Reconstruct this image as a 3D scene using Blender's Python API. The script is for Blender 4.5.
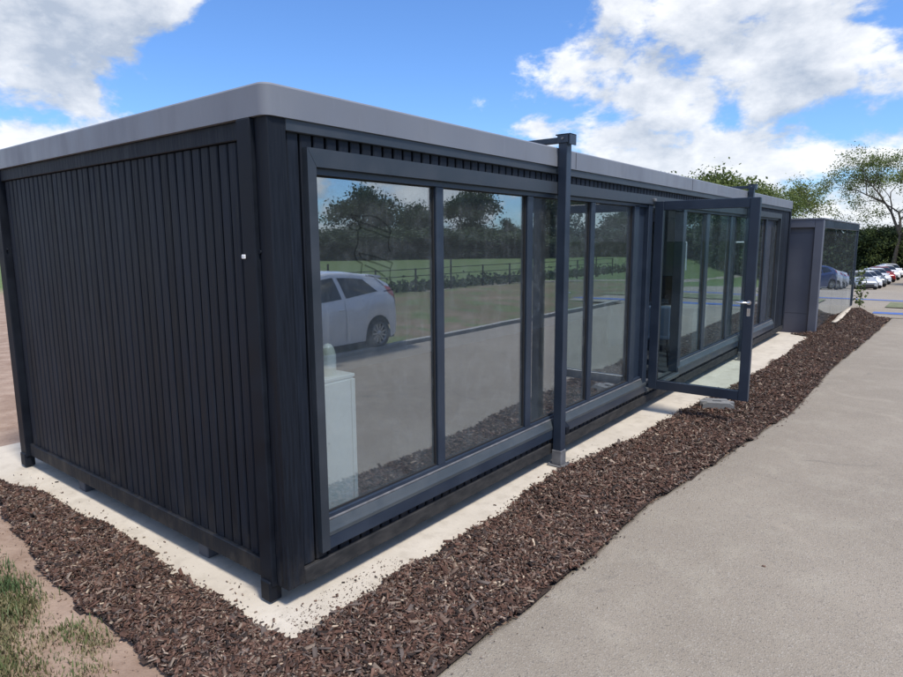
import bpy, bmesh, math, random
import numpy as np
from mathutils import Vector, Matrix, noise as mnoise

for o in list(bpy.data.objects): bpy.data.objects.remove(o)
scene = bpy.context.scene
COL = scene.collection
rng = random.Random(7)
R = math.radians

# ------------------------------------------------------------------ camera
cam_d = bpy.data.cameras.new('camera'); cam = bpy.data.objects.new('camera', cam_d); COL.objects.link(cam)
cam_d.sensor_fit = 'HORIZONTAL'; cam_d.sensor_width = 36.0; cam_d.lens = 36.0 * 635.2 / 903.0
cam_d.clip_start = 0.05; cam_d.clip_end = 3000
rot = Matrix(((0.78797, -0.08872, 0.60929), (0.61569, 0.12314, -0.77831), (-0.00597, 0.98842, 0.15166)))
cam.matrix_world = Matrix.Translation((2.709, -2.009, 2.0)) @ rot.to_4x4()
scene.camera = cam

# ------------------------------------------------------------------ light
SUN_EL, SUN_AZ = R(62), R(-14)           # SUN_AZ measured from +X towards +Y
to_sun = Vector((math.cos(SUN_EL) * math.cos(SUN_AZ), math.cos(SUN_EL) * math.sin(SUN_AZ), math.sin(SUN_EL)))
sd = bpy.data.lights.new('sun', 'SUN'); sun = bpy.data.objects.new('sun', sd); COL.objects.link(sun)
sd.energy = 2.75; sd.angle = R(10); sd.color = (1.0, 0.94, 0.86)
sun.rotation_euler = to_sun.to_track_quat('Z', 'Y').to_euler()
sun.location = (20, -5, 40)

# ------------------------------------------------------------------ node helpers
class NT:
    def __init__(s, tree): s.t = tree; s.n = tree.nodes; s.l = tree.links
    def new(s, typ, **kw):
        nd = s.n.new(typ)
        for k, v in kw.items():
            if k.startswith('i_'):
                key = k[2:]
                key = int(key) if key.isdigit() else key.replace('_', ' ')
                s.set(nd.inputs[key], v)
            else: setattr(nd, k, v)
        return nd
    def set(s, sock, v):
        if hasattr(v, 'is_output') or isinstance(v, bpy.types.NodeSocket): s.l.new(v, sock)
        elif isinstance(v, bpy.types.Node): s.l.new(v.outputs[0], sock)
        else:
            if isinstance(v, (tuple, list)) and len(v) == 3 and sock.type == 'RGBA': v = (*v, 1)
            sock.default_value = v
    def math(s, op, a, b=None, c=None, clamp=False):
        nd = s.n.new('ShaderNodeMath'); nd.operation = op; nd.use_clamp = clamp
        for i, v in enumerate((a, b, c)):
            if v is not None: s.set(nd.inputs[i], v)
        return nd.outputs[0]
    def vmath(s, op, a, b=None, out=0):
        nd = s.n.new('ShaderNodeVectorMath'); nd.operation = op
        s.set(nd.inputs[0], a)
        if b is not None: s.set(nd.inputs[1], b)
        return nd.outputs[out]
    def rng(s, v, a, b, c=0.0, d=1.0, smooth=True):
        nd = s.n.new('ShaderNodeMapRange'); nd.interpolation_type = 'SMOOTHSTEP' if smooth else 'LINEAR'
        s.set(nd.inputs[0], v)
        for i, q in enumerate((a, b, c, d)): s.set(nd.inputs[i + 1], q)
        return nd.outputs[0]
    def mix(s, f, a, b, blend='MIX'):
        nd = s.n.new('ShaderNodeMix'); nd.data_type = 'RGBA'; nd.blend_type = blend
        s.set(nd.inputs[0], f); s.set(nd.inputs[6], a); s.set(nd.inputs[7], b)
        return nd.outputs[2]
    def noise(s, vec, scale, detail=4, rough=0.55, out=0, dist=0.0):
        nd = s.n.new('ShaderNodeTexNoise')
        if vec is not None: s.l.new(vec, nd.inputs['Vector'])
        nd.inputs['Scale'].default_value = scale; nd.inputs['Detail'].default_value = detail
        nd.inputs['Roughness'].default_value = rough; nd.inputs['Distortion'].default_value = dist
        return nd.outputs[out]

# ------------------------------------------------------------------ world: Nishita sky with cumulus
world = bpy.data.worlds.new('World'); scene.world = world; world.use_nodes = True
w = NT(world.node_tree); w.n.clear()
sky = w.new('ShaderNodeTexSky', sky_type='NISHITA', sun_disc=False)
sky.sun_elevation = SUN_EL; sky.sun_rotation = math.atan2(to_sun.x, to_sun.y)
sky.altitude = 80; sky.air_density = 1.0; sky.dust_density = 0.6; sky.ozone_density = 2.0
tc = w.new('ShaderNodeTexCoord'); d = tc.outputs['Generated']
sx = w.new('ShaderNodeSeparateXYZ', i_0=d)
q = w.vmath('MULTIPLY', d, (1.0, 1.0, 1.75))
q_off = w.vmath('ADD', q, (0.02, -0.01, 0.085))
def cloud_field(qq):
    n1 = w.noise(qq, 6.2, 10, 0.60, dist=0.15)
    n2 = w.noise(qq, 2.3, 3, 0.5)
    return w.math('ADD', w.math('MULTIPLY', w.math('SUBTRACT', n1, 0.5), 1.55), w.math('MULTIPLY', n2, 1.0))
bias = None
for c, r0, amp in [((-.888, .391, .235), .22, .13), ((-.93, .32, .21), .15, .06), ((-.83, .52, .17), .13, .08),
                   ((-.718, .643, .268), .24, -.26), ((-.60, .77, .21), .15, -.14),
                   ((-.269, .927, .262), .20, .16), ((-.131, .974, .17), .24, .14), ((-.40, .90, .165), .15, .13), ((-.30, .94, .205), .05, -.05), ((-.391, .886, .25), .10, .05), ((-.604, .728, .325), .05, .16), ((-.07, .965, .25), .10, -.08)]:
    dist = w.vmath('DISTANCE', d, c, out=1)
    b = w.rng(dist, 0.0, r0, amp, 0.0)
    bias = b if bias is None else w.math('ADD', bias, b)
low = w.rng(sx.outputs[2], 0.02, 0.20, 0.11, 0.0)
bias = w.math('ADD', bias, low)
f0 = w.math('ADD', cloud_field(q), bias)
f1 = w.math('ADD', cloud_field(q_off), bias)
dens = w.rng(f0, 0.465, 0.655)
thick = w.rng(f0, 0.62, 0.92)
lit = w.math('ADD', w.math('MULTIPLY', w.math('SUBTRACT', f0, f1), 2.1), 0.60, clamp=True)
lit = w.math('SUBTRACT', w.math('ADD', lit, w.math('MULTIPLY', w.math('SUBTRACT', w.noise(q, 15, 6, .6), .5), 1.1)), w.math('MULTIPLY', thick, 0.45), clamp=True)
ccol = w.mix(lit, (3.5, 4.0, 4.8), (7.7, 7.8, 8.0))
skyt = w.mix(1.0, sky.outputs[0], (0.72, 1.02, 1.44), 'MULTIPLY')
wcol = w.mix(w.math('MULTIPLY', dens, 0.94), skyt, ccol)
bg = w.new('ShaderNodeBackground', i_Color=wcol, i_Strength=0.10)
w.new('ShaderNodeOutputWorld', i_Surface=bg.outputs[0])
world.cycles.sampling_method = 'MANUAL'; world.cycles.sample_map_resolution = 512

vs = scene.view_settings
scene.display_settings.display_device = 'sRGB'
vs.view_transform = 'Standard'; vs.look = 'None'; vs.gamma = 1.0; vs.use_curve_mapping = False
vs.exposure = 0.50
scene.cycles.use_denoising = True
scene.cycles.max_bounces = 10; scene.cycles.transparent_max_bounces = 24; scene.cycles.glossy_bounces = 5
scene.cycles.sample_clamp_indirect = 8.0
scene.cycles.caustics_reflective = False; scene.cycles.caustics_refractive = False

# ------------------------------------------------------------------ materials
MATS = {}
def mat(name, base=(.5, .5, .5), rough=.6, metallic=0.0, spec=.5, coat=0.0, fn=None):
    m = bpy.data.materials.new(name); m.use_nodes = True
    t = NT(m.node_tree); b = m.node_tree.nodes['Principled BSDF']
    b.inputs['Base Color'].default_value = (*base, 1); b.inputs['Roughness'].default_value = rough
    b.inputs['Metallic'].default_value = metallic; b.inputs['Specular IOR Level'].default_value = spec
    b.inputs['Coat Weight'].default_value = coat; b.inputs['Coat Roughness'].default_value = .05
    if fn: fn(t, b)
    MATS[name] = m
    return m
def obj_co(t, scale=(1, 1, 1)):
    c = t.new('ShaderNodeTexCoord').outputs['Object']
    return t.vmath('MULTIPLY', c, scale) if scale != (1, 1, 1) else c
def pos_co(t, scale=(1, 1, 1)):
    c = t.new('ShaderNodeNewGeometry').outputs['Position']
    return t.vmath('MULTIPLY', c, scale) if scale != (1, 1, 1) else c
def bump(t, b, h, strength=.3, dist=.01):
    nd = t.new('ShaderNodeBump', i_Height=h); nd.inputs['Strength'].default_value = strength; nd.inputs['Distance'].default_value = dist
    t.l.new(nd.outputs[0], b.inputs['Normal'])

def f_clad(t, b):
    g = pos_co(t, (34, 34, 1.6)); n = t.noise(g, 2.2, 6, .62)
    n2 = t.noise(pos_co(t, (1, 1, .5)), 2.5, 3)
    oi = t.new('ShaderNodeObjectInfo').outputs['Random']
    base = t.mix(t.rng(n, .3, .72), (.0035, .0058, .011), (.011, .016, .026))
    base = t.mix(t.rng(n2, .45, .75, 0, .55), base, (.014, .019, .028))
    base = t.mix(1.0, base, t.mix(oi, (.72, .72, .72), (1.25, 1.25, 1.25)), 'MULTIPLY')
    sz = t.new('ShaderNodeSeparateXYZ', i_0=pos_co(t)).outputs[2]          # splashed dust low on the boards
    spl = t.math('MULTIPLY', t.rng(t.noise(pos_co(t, (1, 1, .6)), 7, 6, .7), .42, .68), t.rng(sz, .10, .55, .42, 0))
    base = t.mix(spl, base, (.075, .064, .052))
    t.set(b.inputs['Base Color'], base)
    t.set(b.inputs['Roughness'], t.rng(n, .3, .7, .50, .72))
    bump(t, b, n, .35, .004)
mat('charred_timber', rough=.6, spec=.28, fn=f_clad)

def f_dusty(t, b):
    n = t.noise(pos_co(t, (1, 1, 3)), 6, 6, .65)
    t.set(b.inputs['Base Color'], t.mix(t.rng(n, .3, .7), (.018, .019, .021), (.046, .044, .043))); b.inputs['Roughness'].default_value = .85; bump(t, b, n, .3, .004)
mat('dusty_timber', spec=.25, fn=f_dusty)
def f_metal(c0, c1, r0, r1, sc=3.0):
    def f(t, b):
        p = pos_co(t); n = t.noise(p, sc, 5, .6); n2 = t.noise(p, 60, 2)
        t.set(b.inputs['Base Color'], t.mix(t.rng(n, .35, .7), c0, c1))
        t.set(b.inputs['Roughness'], t.rng(n, .3, .7, r0, r1))
        bump(t, b, n2, .05, .002)
    return f
def f_fascia(t, b):
    n = t.noise(pos_co(t, (1, 1, .25)), 5.5, 6, .65); n2 = t.noise(pos_co(t), .8, 3); n3 = t.noise(pos_co(t, (1, 1, .12)), 24, 3, .6)
    c = t.mix(t.rng(n2, .3, .7), (.170, .182, .212), (.205, .217, .245))
    c = t.mix(t.rng(n, .52, .75, 0, .35), c, (.135, .148, .18)); c = t.mix(t.rng(n3, .60, .78, 0, .30), c, (.25, .26, .29))
    t.set(b.inputs['Base Color'], c); t.set(b.inputs['Roughness'], t.rng(n, .3, .7, .36, .55)); bump(t, b, n2, .12, .02)
mat('fascia_metal', fn=f_fascia)
mat('roof_membrane', fn=f_metal((.10, .10, .105), (.15, .15, .15), .7, .85))
mat('frame_metal', fn=f_metal((.021, .032, .052), (.030, .043, .066), .30, .42))
mat('surround_metal', fn=f_metal((.030, .038, .048), (.044, .052, .064), .34, .48, 3))
mat('sill_metal', fn=f_metal((.05, .060, .068), (.072, .083, .09), .38, .5, 4))
mat('steel_black', spec=.2, fn=f_metal((.006, .008, .013), (.012, .016, .024), .5, .65))
mat('galvanised', fn=f_metal((.13, .13, .135), (.20, .20, .205), .4, .6, 12))
mat('panel_grey', fn=f_metal((.105, .112, .140), (.130, .138, .168), .42, .55, 1.0))
mat('chrome', (.75, .75, .76), .18, 1.0)
mat('bolt_white', (.8, .8, .8), .4)
mat('interior_wall', (.30, .34, .38), .8)
mat('interior_dark', (.075, .08, .095), .85)
mat('cabinet_white', fn=f_metal((.80, .84, .82), (.86, .88, .86), .35, .45, 2))
mat('bottle_glass', (.74, .76, .66), .3, 0, .5)
mat('chair_fabric', (.12, .17, .26), .85)
mat('screen_black', (.012, .013, .016), .25)
mat('desk_top', (.45, .44, .42), .5)
mat('rubber', (.018, .018, .019), .75)
def f_decal(t, b):
    b.inputs['Alpha'].default_value = .28
mat('decal_dark', (.003, .004, .005), 1.0, 0, 0, fn=f_decal)

def f_glass(t, b):
    t.n.remove(b)
    lw = t.new('ShaderNodeLayerWeight', i_Blend=.5)
    fac = t.math('ADD', t.math('MULTIPLY', t.math('POWER', lw.outputs['Facing'], 4.0), .60), .265)
    tr = t.new('ShaderNodeBsdfTransparent', i_Color=(.90, .955, .97))
    wob = t.noise(pos_co(t), 1.1, 1)
    bp = t.new('ShaderNodeBump', i_Height=wob); bp.inputs['Strength'].default_value = .02; bp.inputs['Distance'].default_value = .03
    gl = t.new('ShaderNodeBsdfGlossy', i_Color=(.90, .95, 1.0), i_Roughness=0.0)
    t.l.new(bp.outputs[0], gl.inputs['Normal'])
    # diffuse veil paints a pale haze over dark reflections, with dusty streaks
    df = t.new('ShaderNodeBsdfDiffuse', i_Color=(.55, .58, .6))
    dn = t.math('ADD', t.rng(t.noise(pos_co(t), 9, 6, .7), .42, .80, .026, .075), t.rng(t.noise(pos_co(t, (1, 7, .55)), 3.0, 6, .7), .52, .78, 0, .055))
    mx = t.new('ShaderNodeMixShader', i_0=fac, i_1=tr.outputs[0], i_2=gl.outputs[0])
    mx2 = t.new('ShaderNodeMixShader', i_0=dn, i_1=mx.outputs[0], i_2=df.outputs[0])
    t.l.new(mx2.outputs[0], t.n['Material Output'].inputs[0])
mat('coated_glass', fn=f_glass)
def f_clear(t, b):
    t.n.remove(b)
    fr = t.new('ShaderNodeFresnel', i_IOR=1.45)
    tr = t.new('ShaderNodeBsdfTransparent', i_Color=(.84, .91, .91))
    gl = t.new('ShaderNodeBsdfGlossy', i_Color=(.9, .95, 1), i_Roughness=0.0)
    mx = t.new('ShaderNodeMixShader', i_0=fr.outputs[0], i_1=tr.outputs[0], i_2=gl.outputs[0])
    t.l.new(mx.outputs[0], t.n['Material Output'].inputs[0])
mat('door_glass', fn=f_clear)

def f_slab(t, b):
    p = pos_co(t); n = t.noise(p, 1.4, 6, .65); n2 = t.noise(p, 38, 4, .7); n3 = t.noise(p, 7, 5, .6)
    c = t.mix(t.rng(n, .3, .7), (.54, .48, .39), (.64, .575, .475))
    c = t.mix(t.rng(n3, .47, .70, 0, .6), c, (.44, .385, .305))
    c = t.mix(t.rng(t.noise(p, 2.6, 5, .7, dist=.6), .56, .70, 0, .45), c, (.36, .325, .27))
    c = t.mix(t.rng(n2, .62, .74, 0, .55), c, (.36, .33, .28))
    t.set(b.inputs['Base Color'], c); b.inputs['Roughness'].default_value = .85
    bump(t, b, t.math('ADD', n2, t.math('MULTIPLY', n3, .6)), .4, .006)
mat('concrete', fn=f_slab)

def f_tarmac(t, b):
    p = pos_co(t)
    big = t.noise(p, .38, 6, .65); mid = t.noise(p, 3.2, 5, .6); fine = t.noise(p, 90, 3, .7)
    vo = t.new('ShaderNodeTexVoronoi', i_Vector=p, i_Scale=130.0)
    c = t.mix(t.rng(big, .32, .68), (.272, .232, .182), (.334, .287, .227))
    c = t.mix(t.rng(mid, .46, .72, 0, .5), c, (.375, .332, .262))
    c = t.mix(t.rng(fine, .50, .72, 0, .45), c, (.185, .163, .13))
    sp = t.new('ShaderNodeSeparateColor', i_0=vo.outputs['Color'])
    c = t.mix(t.rng(sp.outputs[0], .86, .95, 0, .45), c, (.40, .365, .315))
    c = t.mix(t.rng(sp.outputs[1], .88, .95, 0, .45), c, (.11, .10, .09))
    # stains and pale scuffs with shapes of their own
    st = t.noise(p, 1.7, 3, .5, dist=1.2)
    c = t.mix(t.rng(st, .60, .72, 0, .30), c, (.42, .36, .285))
    st2 = t.noise(t.vmath('ADD', p, (13.7, 4.1, 0)), 2.3, 3, .5, dist=.8)
    c = t.mix(t.rng(st2, .70, .76, 0, .45), c, (.15, .138, .124))
    cr = t.new('ShaderNodeTexVoronoi', feature='DISTANCE_TO_EDGE', i_Scale=.55); t.l.new(t.vmath('ADD', p, t.vmath('MULTIPLY', t.noise(p, 4, 4, .6, out=1), (.35, .35, 0))), cr.inputs['Vector'])
    crm = t.math('MULTIPLY', t.rng(cr.outputs['Distance'], .002, .008, 1, 0), t.rng(t.noise(p, .7, 2), .60, .68, 0, .28))
    c = t.mix(crm, c, (.11, .10, .09))
    t.set(b.inputs['Base Color'], c); b.inputs['Roughness'].default_value = .88
    bump(t, b, t.math('ADD', t.math('MULTIPLY', fine, .6), vo.outputs['Distance']), .55, .006)
mat('tarmac', fn=f_tarmac)

def f_ground(t, b):
    p = pos_co(t); s = t.new('ShaderNodeSeparateXYZ', i_0=p)
    n = t.noise(p, .35, 6, .6); n2 = t.noise(p, 3.0, 6, .65); n3 = t.noise(p, 28, 4, .7)
    grass = t.mix(t.rng(n2, .3, .7), (.095, .150, .052), (.160, .205, .080))
    grass = t.mix(t.rng(n, .5, .72, 0, .35), grass, (.15, .135, .06))
    soil = t.mix(t.rng(n2, .3, .72), (.27, .185, .135), (.40, .295, .225))
    soil = t.mix(t.math('MULTIPLY', t.rng(s.outputs[0], 5.0, 5.6), t.rng(n, .25, .6, .35, .9)), soil, (.150, .132, .068))
    soil = t.mix(t.rng(n3, .55, .72, 0, .6), soil, (.19, .125, .09))
    # bare soil verge beside the path and round the cabin, thin turf patches breaking it
    jag = t.math('MULTIPLY', t.math('SUBTRACT', n2, .5), 3.0)
    near_verge = t.math('MULTIPLY', t.rng(t.math('ADD', s.outputs[0], jag), 13.2, 14.2, 1, 0), t.rng(s.outputs[0], -34, -26))
    patch = t.rng(t.noise(p, .9, 5, .6), .50, .60, 0, .75)
    verge_x = t.rng(s.outputs[0], 4.9, 5.2)
    near_verge = t.math('MULTIPLY', near_verge, t.math('SUBTRACT', 1.0, t.math('MULTIPLY', patch, verge_x)))
    ylim = t.rng(t.math('ADD', s.outputs[1], jag), 26, 34, 1, 0)
    near_verge = t.math('MULTIPLY', near_verge, ylim)
    c = t.mix(near_verge, grass, soil)
    t.set(b.inputs['Base Color'], c); b.inputs['Roughness'].default_value = .95; b.inputs['Specular IOR Level'].default_value = .2
    bump(t, b, t.math('ADD', n2, t.math('MULTIPLY', n3, .4)), .7, .03)
mat('ground', fn=f_ground)

def f_attr(rough=.85, spec=.25, trans=0.0):
    def f(t, b):
        a = t.new('ShaderNodeAttribute', attribute_name='tint')
        t.set(b.inputs['Base Color'], a.outputs['Color']); b.inputs['Roughness'].default_value = rough
        b.inputs['Specular IOR Level'].default_value = spec
    return f
mat('bark_chips', fn=f_attr(.82, .3))
mat('grass_blades', fn=f_attr(.7, .3))
def f_mulchbed(t, b):
    p = pos_co(t); n = t.noise(p, 45, 4, .7)
    t.set(b.inputs['Base Color'], t.mix(t.rng(n, .3, .7), (.018, .011, .008), (.075, .045, .032)))
    b.inputs['Roughness'].default_value = .95; bump(t, b, n, .8, .02)
mat('mulch_bed', fn=f_mulchbed)
def f_leaf(c0, c1):
    def f(t, b):
        oi = t.new('ShaderNodeObjectInfo').outputs['Random']
        a = t.new('ShaderNodeAttribute', attribute_name='tint').outputs['Fac']
        c = t.mix(a, c0, c1)
        c = t.mix(1.0, c, t.mix(oi, (.8, .86, .8), (1.15, 1.08, 1.0)), 'MULTIPLY')
        b.inputs['Roughness'].default_value = .6; b.inputs['Specular IOR Level'].default_value = .25
        t.set(b.inputs['Base Color'], c)
        tl = t.new('ShaderNodeBsdfTranslucent', i_Color=c)
        mx = t.new('ShaderNodeMixShader', i_0=.28, i_1=b.outputs[0], i_2=tl.outputs[0])
        t.l.new(mx.outputs[0], t.n['Material Output'].inputs[0])
    return f
mat('leaf_dark', fn=f_leaf((.045, .068, .036), (.105, .145, .070)))
mat('leaf_mid', fn=f_leaf((.065, .090, .035), (.15, .18, .07)))
mat('leaf_pale', fn=f_leaf((.09, .125, .036), (.20, .245, .080)))
def f_bark(t, b):
    n = t.noise(obj_co(t, (6, 6, 1.5)), 4, 5)
    t.set(b.inputs['Base Color'], t.mix(n, (.035, .028, .022), (.12, .10, .08))); b.inputs['Roughness'].default_value = .9
mat('tree_bark', fn=f_bark)
def f_kerb(t, b):
    n = t.noise(pos_co(t), 20, 5, .7)
    t.set(b.inputs['Base Color'], t.mix(n, (.30, .285, .26), (.48, .46, .42))); b.inputs['Roughness'].default_value = .9; bump(t, b, n, .3, .005)
mat('kerb_concrete', fn=f_kerb)
def f_bluep(t, b):
    n = t.noise(pos_co(t), 7, 6, .7)
    t.set(b.inputs['Base Color'], t.mix(t.rng(n, .35, .75), (.035, .11, .42), (.14, .20, .38))); b.inputs['Roughness'].default_value = .7
mat('blue_paint', fn=f_bluep)
def f_dry(t, b):
    n = t.noise(pos_co(t), 3, 6, .7)
    t.set(b.inputs['Base Color'], t.mix(t.rng(n, .3, .7), (.13, .15, .075), (.22, .22, .125))); b.inputs['Roughness'].default_value = .95; bump(t, b, n, .8, .03)
mat('dry_turf', fn=f_dry)
def f_stone(t, b):
    n = t.noise(obj_co(t), 30, 5, .7)
    t.set(b.inputs['Base Color'], t.mix(n, (.15, .15, .15), (.28, .28, .275))); b.inputs['Roughness'].default_value = .9; bump(t, b, n, .3, .004)
mat('grey_concrete', fn=f_stone)
for nm, c in [('paint_white', (.80, .81, .83)), ('paint_silver', (.42, .44, .46)), ('paint_blue', (.03, .07, .22)), ('paint_black', (.015, .015, .017)), ('paint_red', (.30, .02, .02)), ('paint_grey', (.12, .13, .14))]:
    mat(nm, c, .35, .0 if 'white' in nm else .3, .5, .8)
mat('car_glass', (.012, .016, .020), .06, 0, .6)
mat('lamp_red', (.55, .012, .025), .15, 0, .6, .5)
mat('lamp_clear', (.6, .62, .64), .12, .3, .6)
mat('trim_black', (.016, .016, .017), .6)
mat('alloy', (.55, .56, .58), .3, .8)
mat('goal_white', (.8, .8, .8), .5)
mat('plate_white', (.7, .7, .66), .5)

# ------------------------------------------------------------------ mesh helpers
class MB:
    def __init__(s): s.v = []; s.f = []; s.smooth = []
    def raw(s, vs_, fs, smooth=False):
        k = len(s.v); s.v += [tuple(p) for p in vs_]; s.f += [tuple(i + k for i in f) for f in fs]; s.smooth += [smooth] * len(fs); return s
    def box(s, a, b, c=0.0):
        x0, y0, z0 = (min(a[i], b[i]) for i in range(3)); x1, y1, z1 = (max(a[i], b[i]) for i in range(3))
        if c <= 0:
            return s.raw([(x0, y0, z0), (x1, y0, z0), (x1, y1, z0), (x0, y1, z0), (x0, y0, z1), (x1, y0, z1), (x1, y1, z1), (x0, y1, z1)],
                         [(0, 3, 2, 1), (4, 5, 6, 7), (0, 1, 5, 4), (1, 2, 6, 5), (2, 3, 7, 6), (3, 0, 4, 7)])
        bm = bmesh.new()
        k = [bm.verts.new((x, y, z)) for x in (x0, x1) for y in (y0, y1) for z in (z0, z1)]
        for f in ((0, 1, 3, 2), (4, 6, 7, 5), (0, 4, 5, 1), (2, 3, 7, 6), (0, 2, 6, 4), (1, 5, 7, 3)): bm.faces.new([k[i] for i in f])
        bmesh.ops.bevel(bm, geom=bm.edges[:], offset=c, segments=1, affect='EDGES')
        bm.verts.index_update()
        s.raw([v.co[:] for v in bm.verts], [[v.index for v in f.verts] for f in bm.faces]); bm.free(); return s
    def prism(s, prof, axis, a, b):
        # prof: list of 2D points (ccw); axis 'x','y','z'; from a to b
        n = len(prof)
        def P(u, v, t_): return {'x': (t_, u, v), 'y': (u, t_, v), 'z': (u, v, t_)}[axis]
        vs_ = [P(u, v, a) for u, v in prof] + [P(u, v, b) for u, v in prof]
        fs = [tuple(range(n))[::-1], tuple(range(n, 2 * n))] + [(i, (i + 1) % n, n + (i + 1) % n, n + i) for i in range(n)]
        return s.raw(vs_, fs)
    def tube(s, pts, rad, n=8, caps=True, smooth=True):
        pts = [Vector(p) for p in pts]
        if not isinstance(rad, (list, tuple)): rad = [rad] * len(pts)
        vs_ = []; up = Vector((0, 0, 1))
        for i, p in enumerate(pts):
            t_ = (pts[min(i + 1, len(pts) - 1)] - pts[max(i - 1, 0)]).normalized()
            a = t_.cross(up)
            if a.length < 1e-3: a = t_.cross(Vector((1, 0, 0)))
            a.normalize(); b_ = t_.cross(a).normalized()
            for k in range(n):
                an = 2 * math.pi * k / n
                vs_.append(p + (a * math.cos(an) + b_ * math.sin(an)) * rad[i])
        fs = []
        for i in range(len(pts) - 1):
            for k in range(n):
                fs.append((i * n + k, i * n + (k + 1) % n, (i + 1) * n + (k + 1) % n, (i + 1) * n + k))
        s.raw(vs_, fs, smooth)
        if caps: s.raw(vs_[:n], [tuple(range(n))[::-1]]); s.raw(vs_[-n:], [tuple(range(n))])
        return s
    def lathe(s, prof, n=20, center=(0, 0, 0), axis='z', smooth=True, caps=True):
        vs_ = []
        for r_, h in prof:
            for k in range(n):
                an = 2 * math.pi * k / n; a, b_ = r_ * math.cos(an), r_ * math.sin(an)
                p = {'z': (a, b_, h), 'x': (h, a, b_), 'y': (a, h, b_)}[axis]
                vs_.append(tuple(p[i] + center[i] for i in range(3)))
        m_ = len(prof)
        fs = [(i * n + k, i * n + (k + 1) % n, (i + 1) * n + (k + 1) % n, (i + 1) * n + k) for i in range(m_ - 1) for k in range(n)]
        s.raw(vs_, fs, smooth)
        if caps: s.raw(vs_[:n], [tuple(range(n))]); s.raw(vs_[-n:], [tuple(range(n))])
        return s
    def mesh(s, name):
        me = bpy.data.meshes.new(name); me.from_pydata(s.v, [], s.f)
        bm = bmesh.new(); bm.from_mesh(me)
        if len(bm.faces) < 30000: bmesh.ops.recalc_face_normals(bm, faces=bm.faces)
        bm.to_mesh(me); bm.free()
        me.polygons.foreach_set('use_smooth', s.smooth); me.update(); return me
    def build(s, name, m, parent=None):
        return link(name, s.mesh(name), m, parent)
def link(name, me, m, parent=None):
    o = bpy.data.objects.new(name, me); COL.objects.link(o)
    if m and not me.materials: me.materials.append(MATS[m])
    if parent: o.parent = parent
    return o
def tag(o, label=None, cat=None, group=None, kind=None):
    for k, v in (('label', label), ('category', cat), ('group', group), ('kind', kind)):
        if v: o[k] = v
    return o
def empty(name, loc=(0, 0, 0), rz=0):
    o = bpy.data.objects.new(name, None); COL.objects.link(o); o.location = loc; o.rotation_euler = (0, 0, rz); o.empty_display_size = .2; return o
def copy_tree(o, parent=None):
    c = o.copy(); COL.objects.link(c)
    if parent is not None: c.parent = parent
    for ch in list(o.children): copy_tree(ch, c)
    return c
def np_mesh(name, V, F, tint=None, smooth=False):
    V = np.asarray(V, np.float32); F = np.asarray(F, np.int32); me = bpy.data.meshes.new(name)
    nf, k = F.shape
    me.vertices.add(len(V)); me.vertices.foreach_set('co', V.ravel())
    me.loops.add(nf * k); me.loops.foreach_set('vertex_index', F.ravel())
    me.polygons.add(nf); me.polygons.foreach_set('loop_start', np.arange(nf, dtype=np.int32) * k)
    me.polygons.foreach_set('loop_total', np.full(nf, k, np.int32))
    if tint is not None:
        a = me.attributes.new('tint', 'FLOAT_COLOR', 'POINT')
        C4 = np.ones((len(V), 4), np.float32); C4[:, :3] = tint; a.data.foreach_set('color', C4.ravel())
    me.update(calc_edges=True); me.validate()
    if smooth: me.polygons.foreach_set('use_smooth', [True] * nf)
    return me
nrng = np.random.default_rng(11)
def interp(y, xs, ys): return np.interp(y, xs, ys)
def sstep(a, b, x): t_ = np.clip((x - a) / (b - a), 0, 1); return t_ * t_ * (3 - 2 * t_)
def ground_z(x, y):                    # land falls away gently towards the car park
    return -2.3 * sstep(19, 68, y) * (1 - sstep(10, 26, x))
def fnoise(x, y, s, seed=0.0): return mnoise.noise(Vector((x * s + seed, y * s - seed, seed)))

# ------------------------------------------------------------------ setting: ground, slab, path
def grid_mesh(name, xs, ys, zf, keep=None):
    idx = {}; V = []; F = []
    for j, y in enumerate(ys):
        for i, x in enumerate(xs): V.append((x, y, zf(x, y)))
    n = len(xs)
    for j in range(len(ys) - 1):
        for i in range(n - 1): F.append((j * n + i, j * n + i + 1, (j + 1) * n + i + 1, (j + 1) * n + i))
    return np_mesh(name, V, F, smooth=True)
def axis_pts(near0, near1, step, far):
    a = list(np.arange(near0, near1 + 1e-6, step)); s_ = step; p = near1
    while p < far: s_ *= 1.35; p += s_; a.append(p)
    s_ = step; p = near0; pre = []
    while p > -far: s_ *= 1.35; p -= s_; pre.append(p)
    return pre[::-1] + a
def gz(x, y):
    z = float(ground_z(x, y)) - .06
    if x < 1.6 and y < 18:
        z += .036 * float(sstep(.1, .4, -y) if x < .3 else 1.0) * (1 - float(sstep(8, 17, y)))
        k = float(sstep(.45, .8, -y)) * (1 - float(sstep(.3, .9, x))); z += k * (.020 * fnoise(x, y, 1.6, 3.1) + .008 * fnoise(x, y, 6, 1.7) + .022)
    if x > 5.8: z += .05 * fnoise(x, y, .6, 5.0) * float(sstep(5.8, 8, x)) + .16 * float(sstep(6.0, 9.0, x)) * (1 - float(sstep(11, 16, x)))
    return z
g = link('ground', grid_mesh('ground', axis_pts(-7, 16, .25, 900), axis_pts(-3, 30, .25, 900), gz), 'ground'); tag(g, kind='structure')

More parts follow.
